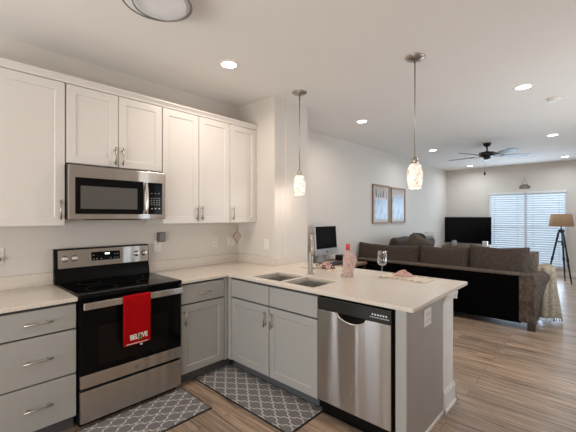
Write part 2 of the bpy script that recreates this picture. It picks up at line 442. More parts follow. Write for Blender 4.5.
def text_mesh(body, size, m, name, parent, T, extrude=0.0008, bold=0.0):
    cu = bpy.data.curves.new(name, 'FONT'); cu.body = body; cu.size = size; cu.extrude = extrude; cu.offset = bold; cu.align_x = 'CENTER'; cu.align_y = 'CENTER'
    t = bpy.data.objects.new(name + '_tmp', cu); COL.objects.link(t)
    dg = bpy.context.evaluated_depsgraph_get(); me = bpy.data.meshes.new_from_object(t.evaluated_get(dg))
    bpy.data.objects.remove(t); bpy.data.curves.remove(cu)
    off = Vector((0, 0, 0)); p = parent
    while p is not None: off += p.location; p = p.parent
    for v in me.vertices: v.co = (T @ v.co) - off
    me.materials.clear(); me.materials.append(m); me.name = name
    o = bpy.data.objects.new(name, me); COL.objects.link(o); o.parent = parent
    return o


FX = lambda x: Matrix(((0, 0, 1, x), (1, 0, 0, 0), (0, 1, 0, 0), (0, 0, 0, 1)))      # local (u, v, n) -> world (n + x, u, v): faces +X
FY = lambda y: Matrix(((1, 0, 0, 0), (0, 0, -1, y), (0, 1, 0, 0), (0, 0, 0, 1)))     # local (u, v, n) -> world (u, y - n, v): faces -Y


def shaker(mb, T, u0, u1, v0, v1, t=0.02, rail=0.058, depth=0.009, chamfer=0.006):
    # shaker door: frame and recessed panel, back at n=0, front at n=t
    bm = mb.bm

    def ring(a, n): return [bm.verts.new(T @ Vector(p)) for p in ((u0 + a, v0 + a, n), (u1 - a, v0 + a, n), (u1 - a, v1 - a, n), (u0 + a, v1 - a, n))]
    R = [ring(0, 0), ring(0, t - 0.0015), ring(0.0015, t), ring(rail, t), ring(rail + chamfer, t - depth)]
    for a, b in zip(R, R[1:]):
        for i in range(4): bm.faces.new((a[i], a[(i + 1) % 4], b[(i + 1) % 4], b[i]))
    bm.faces.new(R[0][::-1]); bm.faces.new(R[-1])
    return mb


def slab_front(mb, T, u0, u1, v0, v1, t=0.02):
    mb.box(u0, u1, v0, v1, 0, t, T); return mb


def bar_pull(T, parent, u, v, length, vertical, name='handle', r=0.0064, out=0.03):
    mb = MB(); n0 = 0.018
    a, b = ((u, v - length / 2), (u, v + length / 2)) if vertical else ((u - length / 2, v), (u + length / 2, v))
    mb.tube([T @ Vector((*a, n0 + out)), T @ Vector((*b, n0 + out))], r, 8)
    k = 0.16
    for s in (k, 1 - k):
        p = (a[0] + (b[0] - a[0]) * s, a[1] + (b[1] - a[1]) * s)
        mb.tube([T @ Vector((*p, n0)), T @ Vector((*p, n0 + out))], r * 0.9, 8)
    return mb.build(name, M['nickel'], parent, smooth=True)


# ------------------------------------------------------------------ room shell
H = 2.786
XR, YB, YF = 4.3, -3.25, 9.752
struct(MB().box(-0.3, XR + 0.15, YB - 0.15, YF + 0.15, -0.1, 0), 'floor', M['floor'])
struct(MB().box(-0.3, XR + 0.15, YB - 0.15, YF + 0.15, H, H + 0.1), 'ceiling', M['ceiling'])
LY0, LY1, LZ = -3.1, -2.15, 2.08
mb = MB().box(-0.2, 0, YB - 0.1, LY0, 0, H).box(-0.2, 0, LY1, 2.3, 0, H).box(-0.2, 0, LY0, LY1, LZ, H).box(-0.2, -0.045, 2.3, YF + 0.1, 0, H)
struct(mb, 'wall_left', M['wall'])
# unseen glazed door, added to light the room and streak the steel
w = bpy.data.objects.new('added_door_glazed', None); COL.objects.link(w); w.location = (-0.1, LY0, 0); w['kind'] = 'structure'
mb = MB().box(-0.14, -0.09, LY0, LY0 + 0.11, 0, LZ).box(-0.14, -0.09, LY1 - 0.11, LY1, 0, LZ).box(-0.14, -0.09, LY0 + 0.11, LY1 - 0.11, 0, 0.22).box(-0.14, -0.09, LY0 + 0.11, LY1 - 0.11, LZ - 0.12, LZ)
mb.build('door_frame', M['vinyl'], w)
MB().box(-0.118, -0.112, LY0 + 0.1, LY1 - 0.1, 0.2, LZ - 0.1).build('glass', M['glass'], w)
RY0, RY1, RZ0, RZ1 = 2.5, 5.9, 0.3, 2.15
struct(MB().box(XR, XR + 0.1, YB - 0.1, RY0, 0, H).box(XR, XR + 0.1, RY1, YF + 0.1, 0, H).box(XR, XR + 0.1, RY0, RY1, 0, RZ0).box(XR, XR + 0.1, RY0, RY1, RZ1, H), 'wall_right', M['wall'])
w = bpy.data.objects.new('added_window_side', None); COL.objects.link(w); w.location = (XR, RY0, RZ0); w['kind'] = 'structure'  # unseen window, added as a source of side light
mb = MB()
for y in (RY0, RY0 + 1.12, RY0 + 2.24, RY1 - 0.045): mb.box(XR + 0.02, XR + 0.08, y, y + 0.045, RZ0, RZ1)
mb.box(XR + 0.02, XR + 0.08, RY0, RY1, RZ0, RZ0 + 0.045).box(XR + 0.02, XR + 0.08, RY0, RY1, RZ1 - 0.045, RZ1)
mb.build('window_frame', M['vinyl'], w)
MB().box(XR + 0.045, XR + 0.05, RY0 + 0.02, RY1 - 0.02, RZ0 + 0.02, RZ1 - 0.02).build('glass', M['glass'], w)
# stub of wall that ends the kitchen
struct(MB().box(0, 0.621, 1.905, 2.08, 0, H).box(-0.045, 0.632, 2.08, 2.46, 0, H), 'wall_stub', M['wall'])
# far wall round the living room window
WX0, WX1, WZ0, WZ1 = 1.01, 2.66, 0.20, 2.085
mb = MB().box(-0.2, WX0, YF, YF + 0.1, 0, H).box(WX1, XR, YF, YF + 0.1, 0, H).box(WX0, WX1, YF, YF + 0.1, 0, WZ0).box(WX0, WX1, YF, YF + 0.1, WZ1, H)
struct(mb, 'wall_far', M['wall'])
# wall behind the camera with an unseen window added for its light
BX0, BX1, BZ0, BZ1 = 0.85, 3.55, 0.4, 2.1
mb = MB().box(-0.2, BX0, YB - 0.1, YB, 0, H).box(BX1, XR, YB - 0.1, YB, 0, H).box(BX0, BX1, YB - 0.1, YB, 0, BZ0).box(BX0, BX1, YB - 0.1, YB, BZ1, H)
struct(mb, 'wall_back', M['wall'])
mb = MB()
for x in (BX0, (BX0 + BX1) / 2 - 0.02, BX1 - 0.04): mb.box(x, x + 0.04, YB - 0.07, YB - 0.03, BZ0, BZ1)
mb.box(BX0, BX1, YB - 0.07, YB - 0.03, BZ0, BZ0 + 0.04).box(BX0, BX1, YB - 0.07, YB - 0.03, BZ1 - 0.04, BZ1)
w = bpy.data.objects.new('added_window_back', None); COL.objects.link(w); w.location = (BX0, YB, BZ0); w['kind'] = 'structure'
mb.build('window_frame', M['vinyl'], w)
MB().box(BX0 + 0.02, BX1 - 0.02, YB - 0.055, YB - 0.05, BZ0 + 0.02, BZ1 - 0.02).build('glass', M['glass'], w)
# unseen dark wooden door, added as a brown reflection in the dishwasher
w = bpy.data.objects.new('added_door_wood', None); COL.objects.link(w); w.location = (0, -1.4, 0); w['kind'] = 'structure'
mb = MB(); T = FX(0.001); mb.box(-1.9, -0.95, 0.005, 2.05, 0, 0.02, T)
for u0, u1 in ((-1.8, -1.47), (-1.38, -1.05)):
    for v0, v1 in ((0.2, 0.9), (1.02, 1.9)): shaker(mb, FX(0.02), u0, u1, v0, v1, t=0.012, rail=0.05, depth=0.008)
mb.build('door_leaf', M['added_door_brown'], w, 0.002)
mb = MB(); mb.box(-1.99, -1.905, 0, 2.14, 0, 0.018, T).box(-0.945, -0.86, 0, 2.14, 0, 0.018, T).box(-1.905, -0.945, 2.055, 2.14, 0, 0.018, T)
mb.build('door_frame', M['trim'], w, 0.002)
MB().lathe([(0.0, 0.0), (0.025, 0.0), (0.012, 0.02), (0.012, 0.035), (0.028, 0.05), (0.020, 0.065), (0.0, 0.068)], (-1.84, 0.96, 0.021), 16, T, cap=False).build('door_knob', M['nickel'], w, smooth=True)
# baseboards
struct(MB().box(-0.045, -0.03, 2.46, YF, 0, 0.11), 'baseboard_left', M['trim'], 0.004)
struct(MB().box(-0.03, XR, YF - 0.015, YF, 0, 0.11), 'baseboard_far', M['trim'], 0.004)
# living room window: frame, mullion, glass
w = bpy.data.objects.new('window_1', None); COL.objects.link(w); w.location = (WX0, YF, WZ0); w['kind'] = 'structure'
XM = 1.835
mb = MB()
for x0, x1 in ((WX0, WX0 + 0.045), (XM - 0.03, XM + 0.03), (WX1 - 0.045, WX1)): mb.box(x0, x1, YF + 0.02, YF + 0.09, WZ0, WZ1)
mb.box(WX0, WX1, YF + 0.02, YF + 0.09, WZ0, WZ0 + 0.05).box(WX0, WX1, YF + 0.02, YF + 0.09, WZ1 - 0.05, WZ1)
mb.box(WX0, WX1, YF + 0.03, YF + 0.08, 1.13, 1.18)
mb.build('window_frame', M['vinyl'], w, 0.003)
MB().box(WX0 + 0.03, WX1 - 0.03, YF + 0.05, YF + 0.056, WZ0 + 0.03, WZ1 - 0.03).build('glass', M['glass'], w)
MB().box(WX0 - 0.02, WX1 + 0.02, YF - 0.03, YF + 0.02, WZ0 - 0.025, WZ0).build('window_sill', M['trim'], w, 0.004)
MB().box(XM - 0.018, XM + 0.018, YF - 0.01, YF + 0.02, WZ0, WZ1).build('mullion', M['vinyl'], w, 0.003)

# knee wall carrying the peninsula top
KX = 2.385
mb = MB().box(0.632, KX, 1.917, 2.15, 0, 0.885)
struct(mb, 'wall_knee', M['trim'], 0.003)
mb = MB()
for z0, z1, e in ((0, 0.135, 0.016), (0.135, 0.15, 0.010), (0, 0.022, 0.028)):
    mb.box(0.632, KX + e, 2.15, 2.15 + e, z0, z1).box(KX, KX + e, 1.915, 2.15 + e, z0, z1)
struct(mb, 'baseboard_knee', M['trim'], 0.003)
pr = [(0, 0.81), (0.006, 0.81), (0.008, 0.825), (0.020, 0.855), (0.028, 0.865), (0.028, 0.885), (0, 0.885)]
mb = MB().prism([(KX + a, z) for a, z in pr], 'y', 1.917, 2.178)
mb.prism([(2.15 + a, z) for a, z in pr], 'x', 0.632, KX + 0.028)
struct(mb, 'trim_1', M['trim'])

# ------------------------------------------------------------------ base cabinets
YP = 1.265      # peninsula door plane (front of doors), carcass front at YP + .02
XD = 0.63       # stove wall door plane
TX, TY = FX(XD - 0.02), FY(YP + 0.02)


def carcass(mb, x0, x1, y0, y1, z0, z1, open_top=False, t=0.018):
    mb.box(x0, x1, y0, y0 + t, z0, z1).box(x0, x1, y1 - t, y1, z0, z1).box(x0, x1, y0 + t, y1 - t, z0, z0 + t)
    return mb


c = thing('drawer_cabinet', 'grey base cabinet with three stacked drawers beside the stove', 'cabinet', (0.3, -0.225, 0))
MB().box(0.02, 0.60, -0.46, -0.004, 0.10, 0.885).build('body', M['cab_grey'], c, 0.001)
MB().box(0.02, 0.555, -0.46, -0.004, 0.0, 0.10).build('toe_kick', M['toe'], c)
MB().box(0.598, 0.609, -0.456, -0.008, 0.105, 0.878).build('gap_shade', M['gap'], c)  # dark sheet, shade painted behind the drawer gaps
for v0, v1 in ((0.706, 0.866), (0.402, 0.694), (0.108, 0.392)):
    d = slab_front(MB(), TX, -0.453, -0.008, v0, v1).build('drawer', M['cab_grey'], c, 0.002)
    bar_pull(TX, d, -0.222, (v0 + v1) / 2 + 0.0, 0.15, False)

c = thing('base_cabinet', 'grey base cabinet in the corner with one drawer above one door', 'cabinet', (0.3, 1.0, 0))
MB().box(0.02, 0.60, 0.768, 1.90, 0.10, 0.885).build('body', M['cab_grey'], c, 0.001)
MB().box(0.02, 0.555, 0.768, 1.35, 0.0, 0.10).build('toe_kick', M['toe'], c)
MB().box(0.598, 0.609, 0.77, 1.225, 0.105, 0.878).build('gap_shade', M['gap'], c)
MB().box(0.598, 0.63, 1.228, 1.264, 0.10, 0.878).build('filler_strip', M['cab_grey'], c, 0.001)
d = slab_front(MB(), TX, 0.776, 1.222, 0.706, 0.866).build('drawer', M['cab_grey'], c, 0.002)
bar_pull(TX, d, 1.0, 0.782, 0.13, False)
d = shaker(MB(), TX, 0.776, 1.222, 0.108, 0.692).build('door', M['cab_grey'], c)
bar_pull(TX, d, 0.806, 0.59, 0.13, True)

c = thing('sink_cabinet', 'grey sink base with two doors under two plain panels', 'cabinet', (1.2, 1.6, 0))
mb = MB(); carcass(mb, 0.66, 1.712, 1.298, 1.903, 0.10, 0.885, t=0.011)
mb.box(0.66, 0.678, 1.328, 1.885, 0.118, 0.885).box(1.694, 1.712, 1.328, 1.885, 0.118, 0.885)
mb.build('body', M['cab_grey'], c)
MB().box(0.632, 1.712, 1.34, 1.36, 0.0, 0.10).build('toe_kick', M['toe'], c)
MB().box(0.684, 1.712, YP + 0.022, 1.297, 0.102, 0.878).build('gap_shade', M['gap'], c)
MB().box(0.632, 0.680, YP + 0.001, 1.309, 0.10, 0.878).build('filler_strip', M['cab_grey'], c, 0.001)
for i, (u0, u1) in enumerate(((0.686, 1.190), (1.199, 1.708))):
    slab_front(MB(), TY, u0, u1, 0.706, 0.866).build('false_front', M['cab_grey'], c, 0.002)
    d = shaker(MB(), TY, u0, u1, 0.108, 0.692).build('door', M['cab_grey'], c)
    bar_pull(TY, d, u1 - 0.035 if i == 0 else u0 + 0.035, 0.59, 0.13, True)

c = thing('cabinet_gable', 'greige panel closing the peninsula end beside the dishwasher', 'panel', (2.34, 1.6, 0))
MB().box(2.322, KX, 1.285, 1.915, 0, 0.885).build('side_panel', M['end_grey'], c, 0.001)
tag(MB().box(2.318, KX + 0.002, 1.262, 1.285, 0, 0.885).build('front_stile', M['cab_grey'], c, 0.001), 'grey front stile')
MB().box(KX, KX + 0.008, 1.27, 1.913, 0, 0.022).build('shoe_molding', M['trim'], c, 0.002)

# ------------------------------------------------------------------ worktops
CT0, CT1 = 0.886, 0.914
c = thing('countertop', 'short cream quartz worktop over the three-drawer cabinet', 'countertop', (0.3, -0.24, CT0))
MB().box(0.002, 0.65, -0.47, -0.003, CT0, CT1).build('slab', M['quartz'], c, 0.003)
MB().box(0.002, 0.022, -0.47, -0.003, CT1, 1.012).build('backsplash', M['quartz'], c, 0.002)

S1, S2 = (0.922, 1.262), (1.296, 1.625)
SY = (1.325, 1.662)
c = thing('countertop', 'long L-shaped cream quartz worktop running along the peninsula', 'countertop', (1.0, 1.6, CT0))
xs = [0.002, 0.621, 0.65, S1[0], S1[1], S2[0], S2[1], 2.43]; ys = [0.765, YP - 0.010, SY[0], SY[1], 1.904, 2.38]


def inside(x, y):
    if y > 1.904: return x > 0.621
    if (S1[0] < x < S1[1] or S2[0] < x < S2[1]) and SY[0] < y < SY[1]: return False
    return x < 0.65 or y > YP - 0.010


MB().cells(xs, ys, inside, CT0, CT1).build('slab', M['quartz'], c, 0.004)
mb = MB().box(0.002, 0.022, 0.765, 1.904, CT1, 1.012).box(0.022, 0.641, 1.884, 1.904, CT1, 1.012).box(0.621, 0.641, 1.904, 2.36, CT1, 1.012)
mb.build('backsplash', M['quartz'], c, 0.002)

# ------------------------------------------------------------------ sink and tap
c = thing('kitchen_sink', 'double-bowl stainless sink set into the peninsula worktop', 'sink', (1.28, 1.51, 0.70))
for (x0, x1) in (S1, S2):
    y0, y1 = SY; z0, z1, t = 0.70, 0.8855, 0.004
    mb = MB(); bm = mb.bm

    def rg(a, z, x0=x0, x1=x1, y0=y0, y1=y1):
        return [bm.verts.new(p) for p in ((x0 + a, y0 + a, z), (x1 - a, y0 + a, z), (x1 - a, y1 - a, z), (x0 + a, y1 - a, z))]
    R = [rg(-0.014, z1), rg(0.0, z1), rg(0.012, z0 + 0.02), rg(0.03, z0)]
    for a, b in zip(R, R[1:]):
        for i in range(4): bm.faces.new((a[i], a[(i + 1) % 4], b[(i + 1) % 4], b[i]))
    bm.faces.new(R[-1])
    bw = mb.build('bowl', M['sink'], c, 0.008, seg=3)
    MB().lathe([(0.043, 0), (0.043, 0.002), (0.03, 0.003), (0.03, -0.0), (0.0, 0.0)], ((x0 + x1) / 2, (y0 + y1) / 2, z0 + 0.0005), 20, cap=False).build('drain', M['nickel'], bw, smooth=True)

FXY = (1.222, 1.79)
c = thing('kitchen_faucet', 'tall brushed nickel pull-down tap standing behind the sink', 'faucet', (*FXY, CT1))
MB().lathe([(0.0, 0.0), (0.030, 0.0), (0.030, 0.006), (0.0225, 0.012), (0.0215, 0.195), (0.018, 0.205), (0.0, 0.205)], (*FXY, CT1 + 0.0005), 20, cap=False).build('base', M['nickel'], c, smooth=True)
pts = [(FXY[0], FXY[1], CT1 + 0.19)]
R0 = 0.075; fd = Vector((0.70, -0.714))
for k in range(0, 13):
    a = pi * k / 12; q = R0 - R0 * cos(a)
    pts.append((FXY[0] + fd.x * q, FXY[1] + fd.y * q, CT1 + 0.285 + R0 * sin(a)))
MB().tube(pts, 0.0115, 12).build('spout', M['nickel'], c, smooth=True)
px, py = FXY[0] + fd.x * 2 * R0, FXY[1] + fd.y * 2 * R0
MB().lathe([(0.0, 0.0), (0.013, 0.0), (0.017, 0.008), (0.016, 0.07), (0.0125, 0.10), (0.0, 0.10)], (px, py, CT1 + 0.19), 16, cap=False).build('spray_head', M['nickel'], c, smooth=True)
MB().tube([(FXY[0] + 0.015, FXY[1] + 0.014, CT1 + 0.055), (FXY[0] + 0.045, FXY[1] + 0.045, CT1 + 0.055), (FXY[0] + 0.052, FXY[1] + 0.045, CT1 + 0.10)], [0.013, 0.013, 0.006], 10).build('lever', M['nickel'], c, smooth=True)

# ------------------------------------------------------------------ stove
S = 0.762
c = thing('stove', 'freestanding stainless and black electric range with glass cooktop', 'stove', (0.33, S / 2, 0))
MB().box(0.03, 0.625, 0.006, S - 0.006, 0.03, 0.90).build('body', M['black_mat'], c, 0.003)
MB().box(0.03, 0.668, 0.001, S - 0.001, 0.893, 0.926).build('cooktop', M['black_gloss'], c, 0.006)
for (x, y, r) in ((0.22, 0.2, 0.085), (0.22, 0.56, 0.075), (0.49, 0.2, 0.105), (0.49, 0.56, 0.09)):
    mb = MB()
    A = [mb.bm.verts.new((x + r * cos(2 * pi * k / 32), y + r * sin(2 * pi * k / 32), 0.9265)) for k in range(32)]
    B = [mb.bm.verts.new((x + (r - 0.002) * cos(2 * pi * k / 32), y + (r - 0.002) * sin(2 * pi * k / 32), 0.9265)) for k in range(32)]
    for k in range(32): mb.bm.faces.new((A[k], A[(k + 1) % 32], B[(k + 1) % 32], B[k]))
    mb.build('burner_ring', M['burner'], c)
g = MB().prism([(0.025, 0.92), (0.085, 0.92), (0.075, 0.985), (0.058, 1.03), (0.07, 1.04), (0.055, 1.192), (0.025, 1.197)], 'y', -0.008, S - 0.004).build('backguard', M['black_mat'], c, 0.003)
# slanted stainless control panel on the backguard
sl = math.atan2(0.012, 0.145)
TP = Matrix.Translation((0.0705, 0, 1.037)) @ Matrix.Rotation(-sl, 4, 'Y') @ Matrix(((0, 0, 1, 0), (1, 0, 0, 0), (0, 1, 0, 0), (0, 0, 0, 1)))
MB().box(0.016, S - 0.012, 0.0, 0.148, -0.004, 0.004, TP).build('control_panel', M['steel'], g, 0.002)
MB().box(0.258, 0.492, 0.045, 0.118, 0.003, 0.006, TP).build('display', M['black_gloss'], g, 0.002)
mb = MB()
for u in (0.366, 0.379, 0.392): mb.box(u, u + 0.010, 0.092, 0.106, 0.0055, 0.0068, TP)
mb.build('clock_digits', M['led'], g)
for u, v in [(q, 0.056) for q in (0.27, 0.295, 0.33, 0.405, 0.44, 0.465)] + [(q, 0.088) for q in (0.27, 0.44, 0.465)]:
    MB().box(u, u + 0.011, v, v + 0.005, 0.0055, 0.0066, TP).build('touch_key', M['mark_grey'], g)
for u in (0.062, 0.132, 0.640, 0.708):
    k = MB().lathe([(0.0, 0.004), (0.026, 0.004), (0.026, 0.008), (0.021, 0.010), (0.019, 0.030), (0.016, 0.033), (0.0, 0.033)], (u, 0.078, 0), 18, TP, cap=False).build('knob', M['knob'], g, smooth=True)
    MB().box(u - 0.003, u + 0.003, 0.061, 0.095, 0.026, 0.040, TP).build('grip', M['knob'], k, 0.001)
# oven door
d = MB().box(0.63, 0.660, 0.008, S - 0.006, 0.372, 0.876).build('oven_door', M['black_gloss'], c, 0.003)
MB().box(0.6595, 0.6612, 0.125, 0.642, 0.415, 0.69).build('window', M['oven_glass'], d)
MB().box(0.630, 0.666, 0.008, S - 0.006, 0.283, 0.371).build('lower_band', M['steel'], d, 0.003)
mb = MB().box(0.692, 0.714, 0.016, S - 0.014, 0.826, 0.874)
for y in (0.03, S - 0.06): mb.box(0.655, 0.694, y, y + 0.03, 0.835, 0.866)
mb.build('handle', M['steel'], d, 0.005, seg=3)
e = MB().lathe([(0.0, 0.0), (0.017, 0.0), (0.017, 0.003), (0.0, 0.003)], (0.385, 0.328, 0), 24, FX(0.666), cap=False).build('round_badge', M['grey_plastic'], d)
mb = MB()
ring = [FX(0.6695) @ Vector((0.385 + 0.0145 * cos(2 * pi * k / 24), 0.328 + 0.0145 * sin(2 * pi * k / 24), 0)) for k in range(25)]
mb.tube(ring, 0.0012, 6)
for s in (-1, 1):
    mb.tube([FX(0.6695) @ Vector((0.385 + s * (0.004 + 0.0045 * cos(t)), 0.328 + 0.006 * sin(t), 0)) for t in [0.5 + 5.2 * k / 12 for k in range(13)]], 0.001, 6)
mb.build('badge_script', M['knob'], e)
MB().box(0.63, 0.664, 0.008, S - 0.006, 0.045, 0.262).build('storage_drawer', M['steel'], c, 0.004)
MB().box(0.06, 0.60, 0.02, S - 0.02, 0.0, 0.03).build('plinth', M['black_mat'], c)

# ------------------------------------------------------------------ towel on the oven handle
c = thing('hand_towel', 'red terry holiday towel hanging over the oven handle', 'towel', (0.72, 0.395, 0.52))
prof = [(0.683, 0.66), (0.684, 0.75), (0.686, 0.86), (0.690, 0.8775), (0.700, 0.8805), (0.712, 0.879), (0.7185, 0.870), (0.7185, 0.80), (0.7175, 0.70), (0.717, 0.60), (0.718, 0.555), (0.719, 0.515)]


def tw(u, v):
    k = v * (len(prof) - 1); i = min(int(k), len(prof) - 2); f = k - i
    x = prof[i][0] * (1 - f) + prof[i + 1][0] * f; z = prof[i][1] * (1 - f) + prof[i + 1][1] * f
    wv = 0.004 * sin(u * 9 + v * 2) * max(0, (v - 0.55)) * 2
    y = 0.266 + (u if v > 0.4 else 0.35 + 0.65 * u) * 0.203 + (0.004 * (v - 0.6) * (1 - 2 * u) if v > 0.6 else 0)
    return (x + wv + 0.0015, y, z)


tbody = MB().grid(tw, 18, 44).build('cloth', M['towel'], c, smooth=True, solid=0.003)
TW = FX(0.7265)
text_mesh('BELIEVE', 0.040, M['towel_white'], 'lettering', c, TW @ Matrix.Translation((0.376, 0.572, 0)) @ Matrix.Rotation(radians(2), 4, 'Z') @ Matrix.Diagonal((0.95, 1.25, 1, 1)), bold=0.0012)
mb = MB()
for k, (hw, z0) in enumerate(((0.011, 0.572), (0.014, 0.560), (0.017, 0.548))): mb.prism([(0.378 - hw, z0), (0.378 + hw, z0), (0.378, z0 + 0.02)], 'z', 0.001, 0.003, TW @ Matrix.Translation((0.006, 0.0, 0)))
mb.build('tree_motif', M['towel_green'], c)
MB().box(0.285, 0.445, 0.5235, 0.5275, -0.003, 0.0, TW).build('stitched_line', M['towel_white'], c)
MB().box(0.388, 0.405, 0.500, 0.518, -0.008, -0.006, TW).build('care_tag', M['tag'], c)

# ------------------------------------------------------------------ microwave
c = thing('microwave', 'stainless over-range microwave with black window under white cabinet', 'microwave', (0.2, S / 2, 1.437))
MB().box(0.003, 0.365, 0.004, S - 0.004, 1.437, 1.846).build('case', M['black_mat'], c, 0.002)
TM = FX(0.365)
d = MB().box(0.006, S - 0.006, 1.437, 1.842, 0, 0.035, TM).build('front', M['steel'], c, 0.004)
dw = MB().box(0.048, 0.556, 1.478, 1.752, 0.034, 0.038, TM).build('door_glass', M['black_gloss'], d, 0.003)
MB().box(0.083, 0.503, 1.517, 1.690, 0.0375, 0.0395, TM).build('window', M['micro_glass'], dw, 0.001)
p = MB().box(0.596, 0.722, 1.478, 1.750, 0.034, 0.038, TM).build('keypad', M['black_gloss'], d, 0.002)
for r, z in enumerate((1.655, 1.612, 1.594, 1.576, 1.558)):
    for k in range(4 if r else 3):
        u = 0.620 + k * (0.023 if r else 0.032); MB().box(u, u + 0.011, z, z + 0.006, 0.0375, 0.0388, TM).build('touch_key', M['mark_grey'], p)
for k in range(3): MB().box(0.622 + k * 0.033, 0.634 + k * 0.033, 1.523, 1.531, 0.0375, 0.0388, TM).build('button', M['mark_white'], p)
MB().tube([TM @ Vector((0.576, z, 0.038 + 0.03 * sin(pi * min(1, max(0, t)) ** 0.8) ** 0.5)) for t, z in [(k / 14, 1.487 + 0.253 * k / 14) for k in range(15)]], 0.011, 10).build('handle', M['knob'], d, smooth=True)
MB().box(0.06, 0.34, 0.2, 0.56, 1.430, 1.4368).build('filter_grille', M['black_mat'], c)

# ------------------------------------------------------------------ wall cabinets
TU = FX(0.305)


def wall_cabinet(label, y0, y1, z0, z1, doors, name='wall_cabinet'):
    c = thing(name, label, 'cabinet', (0.15, (y0 + y1) / 2, z0))
    MB().box(0.003, 0.300, y0 + 0.001, y1 - 0.001, z0, z1).build('body', M['cab_white'], c, 0.001)
    MB().box(0.299, 0.3045, y0 + 0.008, y1 - 0.008, z0 + 0.008, z1 - 0.008).build('gap_shade', M['gap'], c)  # dark sheet painting shade into the gaps round the doors
    for (u0, u1, hu, hz) in doors:
        d = shaker(MB(), TU, u0, u1, z0 + 0.003, z1 - 0.004, rail=0.060, depth=0.008).build('door', M['cab_white'], c)
        bar_pull(TU, d, hu, hz, 0.145, True)
    return c


wall_cabinet('white wall cabinet above the three-drawer unit', -0.62, 0.004, 1.39, 2.455, [(-0.617, 0.001, -0.029, 1.510)])
wall_cabinet('short white two-door cabinet above the microwave', 0.006, 0.762, 1.86, 2.455, [(0.012, 0.378, 0.352, 1.95), (0.384, 0.758, 0.410, 1.95)])
wall_cabinet('white two-door wall cabinet beside the microwave', 0.764, 1.524, 1.39, 2.455, [(0.768, 1.140, 1.114, 1.490), (1.146, 1.521, 1.172, 1.490)])
wall_cabinet('narrow single-door white wall cabinet in the corner above the hanging potholder', 1.526, 1.904, 1.39, 2.455, [(1.529, 1.900, 1.560, 1.490)])
mb = MB().prism([(0.003, 2.4555), (0.328, 2.4555), (0.332, 2.470), (0.350, 2.490), (0.356, 2.492), (0.356, 2.504), (0.003, 2.504)], 'y', -0.62, 1.904)
struct(mb, 'trim_2', M['cab_white'])

# ------------------------------------------------------------------ dishwasher
DX0, DX1 = 1.716, 2.316
c = thing('dishwasher', 'stainless dishwasher with scooped handle in the peninsula', 'dishwasher', (2.015, 1.6, 0))
MB().box(DX0 + 0.004, DX1 - 0.004, 1.275, 1.90, 0.06, 0.88).build('tub', M['black_mat'], c)
MB().box(DX0 + 0.004, DX1 - 0.004, 1.31, 1.33, 0.0, 0.06).build('toe_kick', M['black_mat'], c)
TD = FY(1.275)
HX0, HX1, HZ = 1.898, 2.130, 0.785
arc = [(HX0 + (HX1 - HX0) * k / 16, HZ - 0.052 * sin(pi * (k / 16)) ** 0.55) for k in range(17)]
poly = [(DX0 + 0.012, 0.128), (DX1 - 0.020, 0.128), (DX1 - 0.020, HZ)] + arc[::-1] + [(DX0 + 0.012, HZ)]
mb = MB(); bm = mb.bm
A = [bm.verts.new(TD @ Vector((*p, 0.005))) for p in poly]; B = [bm.verts.new(TD @ Vector((*p, 0.031))) for p in poly]
bm.faces.new(B); bm.faces.new(A[::-1])
for i in range(len(poly)): bm.faces.new((A[i], A[(i + 1) % len(poly)], B[(i + 1) % len(poly)], B[i]))
d = mb.build('door', M['steel_v'], c, 0.003)
MB().tube([TD @ Vector((*p, 0.031)) for p in arc], 0.0045, 8).build('handle_lip', M['knob'], d, smooth=True)
MB().box(HX0 + 0.004, HX1 - 0.004, HZ - 0.055, HZ, 0.002, 0.006, TD).build('handle_pocket', M['black_gloss'], d)
p = MB().box(DX0 + 0.012, DX1 - 0.020, HZ + 0.002, 0.874, 0.005, 0.029, TD).build('control_strip', M['strip'], c, 0.004)
for k in range(6): MB().box(2.165 + k * 0.019, 2.175 + k * 0.019, 0.828, 0.838, 0.0285, 0.0298, TD).build('button', M['mark_white'], p)
MB().box(2.15, 2.285, 0.812, 0.818, 0.0285, 0.0296, TD).build('label_strip', M['mark_grey'], p)
e = MB().lathe([(0.0, 0.0), (0.017, 0.0), (0.017, 0.002), (0.0, 0.002)], (2.012, 0.262, 0.031), 24, TD, cap=False).build('round_badge', M['grey_plastic'], d)
mb = MB()
mb.tube([TD @ Vector((2.012 + 0.0145 * cos(2 * pi * k / 24), 0.262 + 0.0145 * sin(2 * pi * k / 24), 0.0335)) for k in range(25)], 0.0012, 6)
for s in (-1, 1):
    mb.tube([TD @ Vector((2.012 + s * (0.004 + 0.0045 * cos(t)), 0.262 + 0.006 * sin(t), 0.0335)) for t in [0.5 + 5.2 * k / 12 for k in range(13)]], 0.001, 6)
mb.build('badge_script', M['knob'], e)

# ------------------------------------------------------------------ sockets, switches and wall box
def plate(T, u, v, wdt, label, cat, name, kind, n=1):
    loc = T @ Vector((u, v, 0))
    c = thing(name, label, cat, loc)
    MB().box(u - wdt / 2, u + wdt / 2, v - 0.058, v + 0.058, 0.0005, 0.006, T).build('cover_plate', M['white_plastic'], c, 0.002)
    for k in range(n):
        uu = u + (k - (n - 1) / 2) * 0.046
        if kind == 'socket':
            for dv in (-0.022, 0.022):
                s = MB().box(uu - 0.016, uu + 0.016, v + dv - 0.014, v + dv + 0.014, 0.0055, 0.008, T).build('receptacle', M['white_plastic'], c, 0.002)
                mb = MB()
                for du in (-0.007, 0.005): mb.box(uu + du, uu + du + 0.0025, v + dv - 0.005, v + dv + 0.006, 0.0076, 0.0083, T)
                mb.build('slot', M['gap'], s)
        else:
            MB().box(uu - 0.016, uu + 0.016, v - 0.033, v + 0.033, 0.0055, 0.010, T).build('rocker', M['white_plastic'], c, 0.002)
    return c


